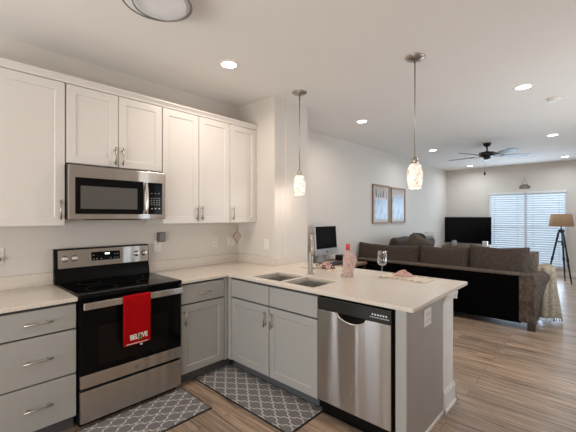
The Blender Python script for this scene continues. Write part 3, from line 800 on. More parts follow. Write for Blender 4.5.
W0 = FX(0.0)
o = plate(W0, -0.345, 1.168, 0.075, 'white wall socket above the short worktop with a black plug in it', 'outlet', 'wall_outlet', 'socket')
plate(W0, 0.875, 1.165, 0.075, 'white wall socket below the small grey box', 'outlet', 'wall_outlet', 'socket')
plate(W0, 1.560, 1.165, 0.075, 'white wall socket between the grey box and the potholder', 'outlet', 'wall_outlet', 'socket')
plate(W0, 1.79, 1.165, 0.12, 'white double switch plate behind the potholder', 'switch', 'light_switch', 'rocker', 2)
plate(FY(1.905), 0.497, 1.146, 0.075, 'white switch plate on the short wall at the kitchen end', 'switch', 'light_switch', 'rocker')
plate(FX(KX), 1.60, 0.782, 0.125, 'white double socket on the greige peninsula end panel', 'outlet', 'wall_outlet', 'socket', 2)
c = thing('power_plug', 'black plug in the socket above the short worktop', 'plug', (0.008, -0.345, 1.145))
MB().box(0.0085, 0.045, -0.362, -0.330, 1.132, 1.16).build('plug_body', M['keys'], c, 0.005)
MB().tube([(0.035, -0.348, 1.135), (0.04, -0.36, 1.10), (0.035, -0.40, 1.06), (0.028, -0.44, 1.02), (0.032, -0.462, 0.93)], 0.003, 6).build('cord', M['keys'], c, smooth=True)
c = thing('wall_box', 'small grey metal box on the wall past the stove controls', 'box', (0.0, 0.91, 1.205))
MB().box(0.0005, 0.045, 0.868, 0.938, 1.205, 1.300).build('case', M['grey_plastic'], c, 0.004)
MB().box(0.045, 0.049, 0.876, 0.930, 1.213, 1.292).build('cover', M['box_cover'], c, 0.002)

# ------------------------------------------------------------------ potholder
c = thing('potholder', 'pink flower-shaped potholder hanging under the corner wall cabinet', 'potholder', (0.25, 1.681, 1.15))
T = FX(0.25)
pts = []
for k in range(40):
    a = 2 * pi * k / 40; r = 0.037 + 0.015 * abs(cos(2 * a)) ** 0.8
    pts.append((1.681 + r * sin(a), 1.232 + r * cos(a)))
MB().prism(pts, 'z', -0.006, 0.006, T).build('flower_pad', M['flower_pink'], c, 0.003)
MB().tube([T @ Vector((*p, 0)) for p in pts + pts[:1]], 0.006, 6).build('binding', M['flower_dark'], c, smooth=True)
MB().prism([(1.663, 1.19), (1.699, 1.19), (1.694, 1.150), (1.668, 1.150)], 'z', -0.005, 0.005, T).build('tab', M['flower_pink'], c, 0.003)
MB().tube([T @ Vector((1.681, 1.284, 0)), T @ Vector((1.676, 1.33, 0)), T @ Vector((1.681, 1.352, 0)), T @ Vector((1.686, 1.33, 0)), T @ Vector((1.682, 1.284, 0))], 0.002, 6).build('loop', M['twine'], c)
MB().tube([(0.25, 1.681, 1.3895), (0.25, 1.681, 1.352), (0.262, 1.681, 1.346), (0.266, 1.681, 1.356)], 0.0025, 6).build('hook', M['nickel'], c)

# ------------------------------------------------------------------ rugs
def rug(label, x0, x1, y0, y1, m):
    c = thing('kitchen_mat', label, 'rug', ((x0 + x1) / 2, (y0 + y1) / 2, 0))
    MB().box(x0 + 0.006, x1 - 0.006, y0 + 0.006, y1 - 0.006, 0.001, 0.010).build('pile', m, c)
    mb = MB(); e = 0.008
    mb.box(x0, x1, y0, y0 + e, 0.0005, 0.0108).box(x0, x1, y1 - e, y1, 0.0005, 0.0108).box(x0, x0 + e, y0 + e, y1 - e, 0.0005, 0.0108).box(x1 - e, x1, y0 + e, y1 - e, 0.0005, 0.0108)
    mb.build('binding', M['rug_edge'], c, 0.002)


rug('grey lattice mat on the floor along the sink cabinet', 0.565, 1.725, 0.935, 1.335, M['lattice'])
rug('grey lattice mat on the floor in front of the stove', 0.645, 1.08, -0.33, 0.775, M['lattice2'])

# ------------------------------------------------------------------ ceiling fittings
def downlight(x, y, label, glow='lamp_glow', color=WARM, watts=None):
    c = thing('recessed_downlight', label, 'ceiling light', (x, y, H), 'recessed ceiling downlights')
    mb = MB().lathe([(0.066, -0.001), (0.066, -0.006), (0.082, -0.007), (0.092, -0.003), (0.092, -0.001)], (x, y, H), 32, cap=False)
    mb.build('trim_ring', M['trim'], c, smooth=True)
    MB().lathe([(0.0, -0.003), (0.067, -0.003), (0.067, -0.0045), (0.0, -0.0045)], (x, y, H), 32, cap=False).build('lens', M[glow], c)
    area_light('downlight_lamp', (x, y, H - 0.012), (0, 0, 0), 0.13, 0.13, DOWNLIGHT_W if watts is None else watts, color, 'DISK', 165)


NEUT = (0.88, 0.95, 1.0)
downlight(0.867, 1.098, 'round recessed downlight above the wall cabinets by the stove')
downlight(0.80, 3.45, 'round recessed downlight between the two hanging pendants')
downlight(2.665, 3.46, 'round recessed downlight beside the round smoke detector')
downlight(2.675, 6.26, 'round recessed downlight on the lamp side of the ceiling fan', 'lamp_glow_d', NEUT)
downlight(0.77, 6.26, 'round recessed downlight on the picture side of the ceiling fan', 'lamp_glow_d', NEUT)
downlight(2.67, 8.98, 'round recessed downlight by the window above the tripod lamp', 'lamp_glow_d', NEUT)
downlight(0.72, 9.08, 'round recessed downlight above the television corner seen under the fan', 'lamp_glow_d', NEUT)

c = thing('smoke_detector', 'round white smoke detector on the ceiling', 'smoke detector', (2.87, 4.11, H))
MB().lathe([(0.0, -0.001), (0.068, -0.001), (0.068, -0.012), (0.060, -0.026), (0.040, -0.034), (0.0, -0.034)], (2.87, 4.11, H), 28, cap=False).build('case', M['white_plastic'], c, smooth=True)
MB().lathe([(0.0, -0.034), (0.018, -0.034), (0.016, -0.038), (0.0, -0.038)], (2.87, 4.11, H), 20, cap=False).build('test_button', M['white_plastic'], c)

cx, cy = 1.36, 0.205
c = thing('flush_ceiling_light', 'round flush ceiling light wrapped in two thin metal rings', 'ceiling light', (cx, cy, H))
MB().lathe([(0.0, -0.001), (0.07, -0.001), (0.07, -0.03), (0.0, -0.03)], (cx, cy, H), 24, cap=False).build('ceiling_plate', M['nickel'], c)
MB().lathe([(0.0, -0.028), (0.165, -0.028), (0.172, -0.035), (0.172, -0.085), (0.165, -0.092), (0.0, -0.094)], (cx, cy, H), 40, cap=False).build('diffuser', M['flush_glow'], c, smooth=False)
for z, tx, ty, dx, q in ((-0.088, 0, 0, 0, 1.0), (-0.104, 0.03, -0.03, 0.026, 0.86)):
    Tm = Matrix.Translation((cx + dx, cy + dx * 0.9, H + z)) @ Matrix.Rotation(tx, 4, 'X') @ Matrix.Rotation(ty, 4, 'Y')
    MB().tube([Tm @ Vector((0.187 * q * cos(2 * pi * k / 48), 0.187 * q * sin(2 * pi * k / 48), 0)) for k in range(49)], 0.0045, 8, cap=False).build('metal_ring', M['ring_metal'], c, smooth=True)


def pendant(x, y, label):
    c = thing('pendant_light', label, 'pendant light', (x, y, H), 'pendants over the peninsula')
    MB().lathe([(0.0, -0.001), (0.076, -0.001), (0.079, -0.006), (0.074, -0.013), (0.060, -0.018), (0.052, -0.024), (0.022, -0.024), (0.008, -0.030), (0.0, -0.030)], (x, y, H), 28, cap=False).build('canopy', M['nickel'], c, smooth=True)
    MB().tube([(x, y, H - 0.028), (x, y, 1.95)], 0.0055, 10).build('rod', M['nickel'], c, smooth=True)
    MB().lathe([(0.0, 1.955), (0.012, 1.953), (0.026, 1.940), (0.030, 1.920), (0.030, 1.896), (0.0, 1.896)], (x, y, 0), 20, cap=False).build('socket', M['nickel'], c, smooth=True)
    MB().lathe([(0.026, 1.898), (0.040, 1.892), (0.054, 1.866), (0.062, 1.830), (0.0635, 1.795), (0.061, 1.757), (0.055, 1.720), (0.048, 1.692), (0.045, 1.692), (0.052, 1.720), (0.058, 1.757), (0.0605, 1.795), (0.059, 1.83), (0.050, 1.864), (0.024, 1.890)], (x, y, 0), 28, cap=False).build('glass_shade', M['mosaic'], c, smooth=True)
    MB().lathe([(0.0, 1.73), (0.015, 1.735), (0.027, 1.76), (0.030, 1.785), (0.022, 1.83), (0.014, 1.86), (0.014, 1.895), (0.0, 1.895)], (x, y, 0), 16, cap=False).build('bulb', M['lamp_glow'], c, smooth=True)
    d = bpy.data.lights.new('pendant_lamp', 'POINT'); d.energy = PENDANT_W; d.color = WARM; d.shadow_soft_size = 0.02
    o = bpy.data.objects.new('pendant_lamp', d); o.location = (x, y, 1.66); COL.objects.link(o)


pendant(0.883, 2.021, 'mosaic glass pendant over the sink corner beside the short wall')
pendant(2.112, 2.065, 'mosaic glass pendant over the free end of the peninsula')

# fan
fx, fy = 1.73, 6.257
c = thing('ceiling_fan', 'dark bronze five-blade ceiling fan in the living room', 'fan', (fx, fy, H))
MB().lathe([(0.0, -0.001), (0.068, -0.001), (0.066, -0.02), (0.045, -0.058), (0.02, -0.065), (0.0, -0.065)], (fx, fy, H), 28, cap=False).build('canopy', M['bronze'], c, smooth=True)
MB().tube([(fx, fy, H - 0.06), (fx, fy, H - 0.16)], 0.013, 12).build('downrod', M['bronze'], c, smooth=True)
MB().lathe([(0.0, -0.145), (0.03, -0.146), (0.06, -0.158), (0.125, -0.170), (0.135, -0.180), (0.135, -0.205), (0.13, -0.23), (0.10, -0.245), (0.06, -0.25), (0.0, -0.25)], (fx, fy, H), 32, cap=False).build('motor', M['bronze'], c, smooth=True)
MB().lathe([(0.0, -0.25), (0.055, -0.25), (0.058, -0.27), (0.05, -0.29), (0.0, -0.295)], (fx, fy, H), 24, cap=False).build('switch_housing', M['bronze'], c, smooth=True)
for k in range(5):
    a = radians(72 * k + 31)
    Tb = Matrix.Translation((fx, fy, H - 0.232)) @ Matrix.Rotation(a, 4, 'Z') @ Matrix.Rotation(radians(-12), 4, 'X')
    pts = [(0.22, -0.050), (0.40, -0.062), (0.62, -0.068), (0.675, -0.055), (0.69, -0.02), (0.69, 0.02), (0.675, 0.055), (0.62, 0.068), (0.40, 0.062), (0.22, 0.050)]
    b_ = MB().prism(pts, 'z', -0.004, 0.004, Tb).build('blade', M['blade'], c, 0.002)
    MB().prism([(0.10, -0.018), (0.20, -0.022), (0.27, -0.04), (0.29, 0.0), (0.27, 0.04), (0.20, 0.022), (0.10, 0.018)], 'z', -0.010, -0.0045, Tb).build('blade_iron', M['bronze'], b_, 0.002)
MB().tube([(fx - 0.03, fy - 0.03, H - 0.29), (fx - 0.03, fy - 0.03, 2.27)], 0.0012, 6).build('pull_chain', M['bronze'], c)
MB().lathe([(0.0, 2.20), (0.012, 2.205), (0.017, 2.225), (0.014, 2.25), (0.004, 2.272), (0.0, 2.272)], (fx - 0.03, fy - 0.03, 0), 14, cap=False).build('chain_fob', M['bronze'], c, smooth=True)

# ------------------------------------------------------------------ blinds
def blind(x0, x1, label):
    c = thing('window_blind', label, 'blind', ((x0 + x1) / 2, YF, WZ1))
    y = YF - 0.022
    MB().box(x0, x1, y - 0.022, y + 0.016, WZ1 - 0.05, WZ1 - 0.001).build('head_rail', M['vinyl'], c, 0.002)
    mb = MB(); z = WZ1 - 0.075; k = 0
    while z > WZ0 + 0.04:
        T = Matrix.Translation(((x0 + x1) / 2, y, z)) @ Matrix.Rotation(radians(62), 4, 'X')
        mb.box(-(x1 - x0) / 2 + 0.004, (x1 - x0) / 2 - 0.004, -0.026, 0.026, -0.0013, 0.0013, T); z -= 0.057
    mb.build('slats', M['slat'], c)
    MB().box(x0 + 0.003, x1 - 0.003, y - 0.02, y + 0.014, WZ0 + 0.003, WZ0 + 0.022).build('bottom_rail', M['vinyl'], c, 0.003)
    mb = MB()
    for f in (0.18, 0.82):
        x = x0 + (x1 - x0) * f; mb.box(x - 0.004, x + 0.004, y - 0.028, y - 0.026, WZ0 + 0.01, WZ1 - 0.05)
    mb.build('ladder_cord', M['vinyl'], c)


blind(WX0 + 0.004, XM - 0.022, 'white slatted blind behind the television side of the window')
blind(XM + 0.022, WX1 - 0.004, 'white slatted blind behind the tripod floor lamp')

# hanging sign over the window
c = thing('hanging_sign', 'small tan wooden sign hung from twine above the window', 'sign', (1.822, YF, 2.17))
TS = FY(YF - 0.003)
pts = [(1.712, 2.168), (1.932, 2.168), (1.932, 2.235), (1.905, 2.235)] + [(1.822 + 0.075 * cos(pi * k / 10), 2.238 + 0.032 * sin(pi * k / 10)) for k in range(11)] + [(1.739, 2.235), (1.712, 2.235)]
MB().prism(pts, 'z', 0, 0.016, TS).build('board', M['sign_dark'], c, 0.002)
pts = [(1.730, 2.182), (1.914, 2.182), (1.914, 2.222), (1.880, 2.226)] + [(1.822 + 0.055 * cos(pi * k / 8), 2.228 + 0.022 * sin(pi * k / 8)) for k in range(9)] + [(1.764, 2.226), (1.730, 2.222)]
MB().prism(pts, 'z', 0.016, 0.019, TS).build('face_panel', M['sign_lt'], c)
MB().tube([TS @ Vector((1.745, 2.235, 0.008)), TS @ Vector((1.818, 2.435, 0.006)), TS @ Vector((1.895, 2.235, 0.008))], 0.004, 6).build('twine', M['twine'], c)
MB().lathe([(0.0, 0.0), (0.006, 0.0), (0.006, 0.012), (0.0, 0.012)], (1.818, 2.437, 0), 10, TS, cap=False).build('nail', M['bronze'], c)

# ------------------------------------------------------------------ framed prints on the living room wall
def framed(y0, y1, z0, z1, label, m, figures):
    c = thing('framed_print', label, 'picture', (-0.045, (y0 + y1) / 2, z0))
    T = FX(-0.0445); f = 0.035
    mb = MB()
    mb.box(y0, y1, z0, z0 + f, 0, 0.03, T).box(y0, y1, z1 - f, z1, 0, 0.03, T).box(y0, y0 + f, z0 + f, z1 - f, 0, 0.03, T).box(y1 - f, y1, z0 + f, z1 - f, 0, 0.03, T)
    mb.build('frame', M['frame_wood'], c, 0.003)
    MB().box(y0 + f, y1 - f, z0 + f, z1 - f, 0.002, 0.012, T).build('mount', M['art_mat'], c)
    p = MB().box(y0 + f + 0.055, y1 - f - 0.055, z0 + f + 0.055, z1 - f - 0.012, 0.012, 0.014, T).build('print', m, c)
    mb = MB()
    for (u, z, wd, h, ln) in figures: mb.prism([(u - wd, z), (u + wd, z), (u + wd * 0.6 + ln, z + h), (u - wd * 0.4 + ln, z + h)], 'z', 0.0135, 0.015, T)
    if figures: mb.build('tree_motif', M['sign_dark'], p)


framed(5.264, 5.985, 1.31, 2.095, 'framed seaside print with dark palms, on the kitchen side of its pair',
       shader_print('beach_print_palms', 0.47, (0.42, 0.37, 0.33), (0.13, 0.20, 0.30), (0.36, 0.42, 0.48), 0, 1),
       [(5.42, 1.85, 0.02, 0.15, -0.02), (5.5, 1.83, 0.012, 0.10, 0.04), (5.60, 1.84, 0.015, 0.12, 0.01), (5.70, 1.84, 0.02, 0.14, 0.02), (5.83, 1.83, 0.012, 0.12, 0.03)])
framed(6.062, 6.765, 1.31, 2.08, 'framed seaside print of pale blue waves, on the television side of its pair',
       shader_print('beach_print_waves', 0.56, (0.40, 0.35, 0.34), (0.12, 0.19, 0.31), (0.34, 0.40, 0.47), 0, 1), [])

# ------------------------------------------------------------------ desk with computer
c = thing('desk', 'brown wooden desk against the wall behind the peninsula', 'desk', (0.3, 3.2, 0))
DZ = 0.755
MB().box(-0.025, 0.60, 2.56, 3.95, DZ - 0.035, DZ).build('desk_top', M['desk_wood'], c, 0.003)
for x in (0.02, 0.54):
    for y in (2.59, 3.88): MB().box(x, x + 0.045, y, y + 0.045, 0, DZ - 0.035).build('leg', M['dark_wood'], c, 0.002)
MB().box(-0.02, 0.0, 2.635, 3.88, 0.35, DZ - 0.035).build('modesty_panel', M['desk_wood'], c)

c = thing('desktop_computer', 'silver all-in-one desktop computer on the brown desk', 'computer', (0.16, 3.47, DZ))
iy0, iy1 = 3.195, 3.755
Tc = Matrix.Translation((0.19, 0, 0.875)) @ Matrix.Rotation(radians(-4), 4, 'Y') @ Matrix(((0, 0, 1, 0), (1, 0, 0, 0), (0, 1, 0, 0), (0, 0, 0, 1)))
MB().box(iy0, iy1, 0.0, 0.45, -0.02, 0.0, Tc).build('casing', M['silver'], c, 0.004)
MB().box(iy0 + 0.022, iy1 - 0.022, 0.095, 0.43, 0.0, 0.002, Tc).build('screen', M['screen'], c)
mb = MB().lathe([(0.0, 0.0), (0.016, 0.0), (0.016, 0.0015), (0.0, 0.0015)], ((iy0 + iy1) / 2, 0.045, 0), 16, Tc, cap=False)
mb.build('round_logo', M['keys'], c)
mb = MB().prism([(0.03, DZ + 0.0005), (0.25, DZ + 0.0005), (0.25, DZ + 0.008), (0.08, DZ + 0.012), (0.165, 0.97), (0.15, 0.97), (0.03, DZ + 0.02)], 'y', 3.36, 3.56)
mb.build('stand', M['silver'], c, 0.002)
c = thing('keyboard', 'black keyboard lying on the desk before the computer', 'keyboard', (0.38, 3.42, DZ))
MB().box(0.31, 0.45, 3.2, 3.62, DZ + 0.001, DZ + 0.018).build('case', M['keys'], c, 0.003)
mb = MB()
for i in range(5):
    for j in range(14): mb.box(0.32 + i * 0.025, 0.34 + i * 0.025, 3.21 + j * 0.029, 3.234 + j * 0.029, DZ + 0.0175, DZ + 0.022)
mb.build('keys', M['keys'], c)
c = thing('desk_speaker', 'small black speaker on the desk beside the computer', 'speaker', (0.2, 3.86, DZ))
MB().box(0.10, 0.25, 3.80, 3.93, DZ + 0.0005, DZ + 0.085).build('case', M['keys'], c, 0.012)
MB().lathe([(0.0, 0.0), (0.03, 0.0), (0.025, 0.004), (0.0, 0.002)], (3.865, DZ + 0.043, 0), 16, FX(0.25), cap=False).build('cone', M['gap'], c)

# ------------------------------------------------------------------ sofa
c = thing('sectional_sofa', 'large brown sectional sofa with black frame, its back to the kitchen', 'sofa', (1.4, 4.6, 0))
SX0, SY0 = 0.09, 4.50
MB().box(SX0 + 0.02, 2.56, SY0 + 0.01, 5.42, 0.10, 0.42).build('base', M['black_sofa'], c, 0.01)
MB().box(SX0, 2.50, SY0, SY0 + 0.16, 0.085, 0.70).build('back_panel', M['black_sofa'], c, 0.01)
MB().box(SX0 - 0.005, 2.60, SY0 - 0.012, SY0 + 0.175, 0.690, 0.722).build('top_rail', M['brown2'], c, 0.012, seg=3)
# arm: sloping front, thick end post
mb = MB(); rings = []
for (y, xb, xt, zt) in ((4.495, 2.640, 2.650, 0.715), (4.60, 2.640, 2.668, 0.728), (4.78, 2.635, 2.705, 0.732), (4.95, 2.625, 2.738, 0.715), (5.08, 2.62, 2.75, 0.69), (5.16, 2.62, 2.74, 0.65)):
    sec = [(2.47, 0.10), (xb, 0.10), (xb + (xt - xb) * 0.35, 0.35), (xb + (xt - xb) * 0.75, 0.55), (xt, zt - 0.07), (xt - 0.012, zt - 0.025), (xt - 0.05, zt), (2.47, zt)]
    rings.append([mb.bm.verts.new((x, y, z)) for x, z in sec])
for a, b in zip(rings, rings[1:]):
    for i in range(8): mb.bm.faces.new((a[i], a[(i + 1) % 8], b[(i + 1) % 8], b[i]))
mb.bm.faces.new(rings[0]); mb.bm.faces.new(rings[-1][::-1])
mb.build('arm', M['brown_lit'], c, 0.015, seg=3)
MB().box(0.09, 0.30, 4.50, 5.40, 0.10, 0.66).build('arm', M['brown'], c, 0.03, seg=3)
for (x, y) in ((2.56, 4.51), (0.12, 4.51), (2.50, 5.36), (0.95, 7.45), (0.06, 7.45)):
    MB().box(x, x + 0.085, y, y + 0.085, 0.0, 0.10).build('leg', M['dark_wood'], c, 0.004)
for (x0, x1) in ((0.31, 1.00), (1.005, 1.72), (1.725, 2.465)):
    T = Matrix.Translation(((x0 + x1) / 2, 5.06, 0.475)) @ Matrix.Rotation(pi / 2, 4, 'X')
    MB().cushion(x1 - x0, 0.76, 0.17, T, 10, 0.12, 0.6).build('seat_cushion', M['brown'], c, smooth=True)
for (x0, x1, z1, lean) in ((-0.03, 1.11, 0.985, -14), (1.10, 1.84, 1.0, -10), (1.83, 2.55, 1.045, -10)):
    h = 0.50
    T = Matrix.Translation(((x0 + x1) / 2, 4.76, z1 - h / 2)) @ Matrix.Rotation(radians(lean), 4, 'X')
    MB().cushion(x1 - x0, h, 0.24, T, 16, 0.22, 0.30, sag=0.025).build('back_cushion', M['brown'], c, smooth=True)
# return along the wall
MB().box(0.0, 1.05, 5.43, 7.60, 0.10, 0.42).build('base', M['black_sofa'], c, 0.01)
MB().box(-0.02, 0.16, 5.41, 7.60, 0.10, 0.72).build('back_panel', M['brown'], c, 0.02)
for (y0, y1) in ((5.45, 6.15), (6.155, 6.85), (6.855, 7.55)):
    T = Matrix.Translation((0.62, (y0 + y1) / 2, 0.475)) @ Matrix.Rotation(pi / 2, 4, 'Z') @ Matrix.Rotation(pi / 2, 4, 'X')
    MB().cushion(y1 - y0, 0.84, 0.17, T, 10, 0.12, 0.6).build('seat_cushion', M['brown'], c, smooth=True)
for (y0, y1, z1, rot) in ((5.30, 6.05, 1.05, 6), (6.02, 6.75, 1.04, -8), (6.75, 7.50, 0.95, 4)):
    T = Matrix.Translation((0.29, (y0 + y1) / 2, z1 - 0.26)) @ Matrix.Rotation(pi / 2 + radians(rot), 4, 'Z') @ Matrix.Rotation(radians(14), 4, 'X')
    MB().cushion(y1 - y0, 0.52, 0.22, T, 14, 0.24, 0.28).build('back_cushion', M['brown'], c, smooth=True)

c = thing('throw_pillow', 'taupe pillow propped at the window side of the sofa', 'pillow', (2.52, 5.05, 0.55))
T = Matrix.Translation((2.40, 5.10, 0.745)) @ Matrix.Rotation(radians(8), 4, 'Z') @ Matrix.Rotation(radians(-14), 4, 'X')
MB().cushion(0.44, 0.44, 0.16, T, 12, 0.3, 0.1).build('cover', M['brown2'], c, smooth=True)
c = thing('throw_pillow', 'taupe pillow standing on its corner behind the sofa back', 'pillow', (0.55, 5.6, 0.57))
T = Matrix.Translation((0.66, 5.75, 0.87)) @ Matrix.Rotation(radians(30), 4, 'Z') @ Matrix.Rotation(radians(20), 4, 'X') @ Matrix.Rotation(radians(30), 4, 'Y')
MB().cushion(0.44, 0.44, 0.16, T, 12, 0.3, 0.1).build('cover', M['brown2'], c, smooth=True)
c = thing('blanket', 'rumpled black blanket heaped on the sofa near the pictures', 'blanket', (0.3, 6.4, 0.9))


def heap(u, v):
    a = 2 * pi * u; r = 0.20 * cos(v * pi / 2) ** 0.7 * (1 + 0.14 * sin(3 * a + 1) + 0.07 * sin(7 * a))
    return (0.30 + 0.8 * r * cos(a), 6.62 + 1.3 * r * sin(a), 0.93 + 0.155 * sin(v * pi / 2) * (1 + 0.05 * sin(5 * a)))


MB().grid(heap, 36, 10, True).build('folds', M['dark_cloth'], c, smooth=True)

# throw over the sofa arm
c = thing('throw_blanket', 'cream knitted throw draped over the end of the sofa', 'blanket', (2.7, 5.2, 0.1))


def drape(u, v):
    # thick knitted folds gathered over the arm end, falling to the floor
    a = radians(-150 + 250 * u); t = v
    r = 0.02 + 0.105 * min(1, t / 0.16) ** 0.5 + 0.02 * t + 0.014 * sin(9 * a + 2 * t) * min(1, t * 3)
    r += 0.07 * max(0, t - 0.45) * math.exp(-((a - 0.35) / 0.5) ** 2) * 2.0
    z = 0.775 - 0.035 * (min(1, t / 0.16) ** 2) if t < 0.16 else 0.74 - (t - 0.16) / 0.84 * 0.67
    return (2.65 + r * cos(a), 5.22 + 1.05 * r * sin(a), z + 0.012 * sin(3 * a) * (1 - t))


MB().grid(drape, 64, 34).build('knit', M['throw'], c, smooth=True, solid=0.015)
for k in range(40):
    p = Vector(drape(k / 39, 1.0)); d = Vector((p.x - 2.65, p.y - 5.22, 0)).normalized()
    MB().tube([p, p + d * 0.008 + Vector((0, 0, -0.045))], 0.005, 5).build('tassel', M['throw'], c)

# ------------------------------------------------------------------ television corner
c = thing('tv_console', 'low wooden media console under the television', 'console', (0.6, 9.4, 0))
MB().box(-0.02, 1.235, 9.18, 9.62, 0.595, 0.635).build('top', M['console'], c, 0.004)
MB().box(0.0, 1.215, 9.20, 9.60, 0.09, 0.595).build('body', M['console'], c, 0.004)
for k in range(3):
    d = MB().box(0.02 + k * 0.4, 0.41 + k * 0.4, 9.182, 9.20, 0.12, 0.575).build('door', M['console'], c, 0.003)
    MB().tube([(0.37 + k * 0.4, 9.175, 0.33), (0.37 + k * 0.4, 9.175, 0.41)], 0.007, 6).build('knob', M['bronze'], d)
for x in (0.04, 1.13):
    for y in (9.23, 9.53): MB().box(x, x + 0.05, y, y + 0.05, 0, 0.09).build('leg', M['dark_wood'], c)
c = thing('television', 'large black flat-screen television on the media console', 'television', (0.56, 9.45, 0.636))
MB().box(-0.03, 1.142, 9.44, 9.475, 0.715, 1.435).build('case', M['keys'], c, 0.005)
MB().box(-0.018, 1.13, 9.437, 9.441, 0.73, 1.423).build('screen', M['screen'], c)
for x in (0.15, 0.90):
    MB().tube([(x, 9.34, 0.646), (x, 9.455, 0.72), (x, 9.58, 0.646)], 0.009, 6).build('foot', M['keys'], c)
c = thing('white_box', 'small white box at the window end of the media console', 'box', (1.03, 9.3, 0.636))
MB().box(0.965, 1.085, 9.25, 9.36, 0.6355, 0.80).build('case', M['leaf_white'], c, 0.015)
MB().box(1.09, 1.14, 9.27, 9.34, 0.6355, 0.69).build('lid', M['leaf_white'], c, 0.008)
c = thing('jar', 'small grey jar on the media console before the television', 'jar', (0.27, 9.3, 0.636))
MB().lathe([(0.0, 0.0), (0.07, 0.0), (0.078, 0.02), (0.078, 0.11), (0.06, 0.135), (0.0, 0.135)], (0.27, 9.29, 0.6355), 20, cap=False).build('body', M['mark_grey'], c, smooth=True)
MB().lathe([(0.0, 0.135), (0.055, 0.135), (0.05, 0.155), (0.0, 0.16)], (0.27, 9.29, 0.6355), 20, cap=False).build('lid', M['mark_grey'], c, smooth=True)

# end table with a small framed picture in the far corner
c = thing('end_table', 'small dark end table in the corner behind the sofa', 'table', (0.15, 7.9, 0))
MB().box(-0.02, 0.40, 7.66, 8.10, 0.60, 0.63).build('table_top', M['dark_wood'], c, 0.003)
for x in (0.0, 0.34):
    for y in (7.68, 8.04): MB().box(x, x + 0.04, y, y + 0.04, 0, 0.60).build('leg', M['dark_wood'], c)
c = thing('photo_frame', 'small white picture frame standing on the corner end table', 'picture frame', (0.1, 7.85, 0.63))
T = Matrix.Translation((0.14, 7.85, 0.634)) @ Matrix.Rotation(radians(38), 4, 'Z') @ Matrix.Rotation(radians(-8), 4, 'X')
MB().box(-0.13, 0.13, 0, 0.02, 0, 0.44, T).build('frame', M['leaf_white'], c, 0.004)
MB().box(-0.09, 0.09, -0.003, 0.0, 0.10, 0.34, T).build('picture', M['mark_grey'], c)

# ------------------------------------------------------------------ tripod floor lamp
lx, ly = 2.61, 8.83
c = thing('floor_lamp', 'dark tripod floor lamp with tan drum shade by the window', 'lamp', (lx, ly, 0))
MB().lathe([(0.228, 1.235), (0.188, 1.508), (0.184, 1.508), (0.224, 1.235)], (lx, ly, 0), 40, cap=False).build('lamp_shade', M['shade'], c, smooth=True)
mb = MB()
for k in range(3):
    a = 2 * pi * k / 3; mb.tube([(lx, ly, 1.49), (lx + 0.187 * cos(a), ly + 0.187 * sin(a), 1.49)], 0.003, 6)
mb.build('shade_spider', M['blue_metal'], c)
MB().lathe([(0.0, 1.29), (0.012, 1.30), (0.030, 1.34), (0.026, 1.38), (0.012, 1.40), (0.0, 1.402)], (lx, ly, 0), 16, cap=False).build('bulb', M['white_plastic'], c, smooth=True)
MB().tube([(lx, ly, 1.12), (lx, ly, 1.30)], 0.012, 10).build('stem', M['blue_metal'], c, smooth=True)
MB().tube([(lx, ly, 1.395), (lx, ly, 1.49)], 0.004, 6).build('harp', M['blue_metal'], c, smooth=True)
MB().lathe([(0.0, 1.10), (0.05, 1.10), (0.062, 1.115), (0.062, 1.145), (0.045, 1.165), (0.0, 1.17)], (lx, ly, 0), 20, cap=False).build('hub', M['blue_metal'], c, smooth=True)
feet = ((2.38, 9.05), (2.655, 8.93), (2.83, 8.62))
feet = ((2.352, 8.93), (2.665, 9.02), (2.80, 8.60))
for (x, y) in feet:
    d = Vector((x - lx, y - ly)).normalized()
    p0 = Vector((lx + d.x * 0.045, ly + d.y * 0.045, 1.13)); p1 = Vector((x, y, 0.012))
    l = MB().tube([p0, p0.lerp(p1, 0.5), p1], [0.021, 0.020, 0.013], 8).build('leg', M['blue_metal'], c, smooth=True)
    q = p0.lerp(p1, 0.52); MB().tube([q, p0.lerp(p1, 0.58)], 0.027, 8).build('collar', M['blue_metal'], l, smooth=True)
mb = MB()
for i in range(3):
    P = []
    for j in (i, (i + 1) % 3):
        x, y = feet[j]; d = Vector((x - lx, y - ly)).normalized(); a_ = Vector((lx + d.x * 0.045, ly + d.y * 0.045, 1.13)); P.append(a_.lerp(Vector((x, y, 0.012)), 0.21))
    mb.tube(P, 0.012, 8)
mb.build('brace', M['blue_metal'], c, smooth=True)
MB().tube([(lx, ly, 1.11), (lx + 0.01, ly, 0.95), (lx + 0.0, ly, 0.80)], 0.006, 6).build('chain', M['blue_metal'], c)

# ------------------------------------------------------------------ on the peninsula
c = thing('wrapped_bottle', 'red-capped bottle wrapped in pink check cloth on the peninsula', 'bottle', (1.565, 1.90, CT1))
bx, by = 1.565, 1.90
MB().lathe([(0.0, 0.005), (0.034, 0.005), (0.036, 0.02), (0.036, 0.17), (0.030, 0.195), (0.015, 0.215), (0.0135, 0.25), (0.0, 0.25)], (bx, by, CT1), 24, cap=False).build('glass_bottle', M['keys'], c, smooth=True)
MB().lathe([(0.0135, 0.240), (0.0185, 0.240), (0.0185, 0.290), (0.0165, 0.296), (0.0, 0.296)], (bx, by, CT1), 20, cap=False).build('red_cap', M['red_foil'], c, smooth=True)


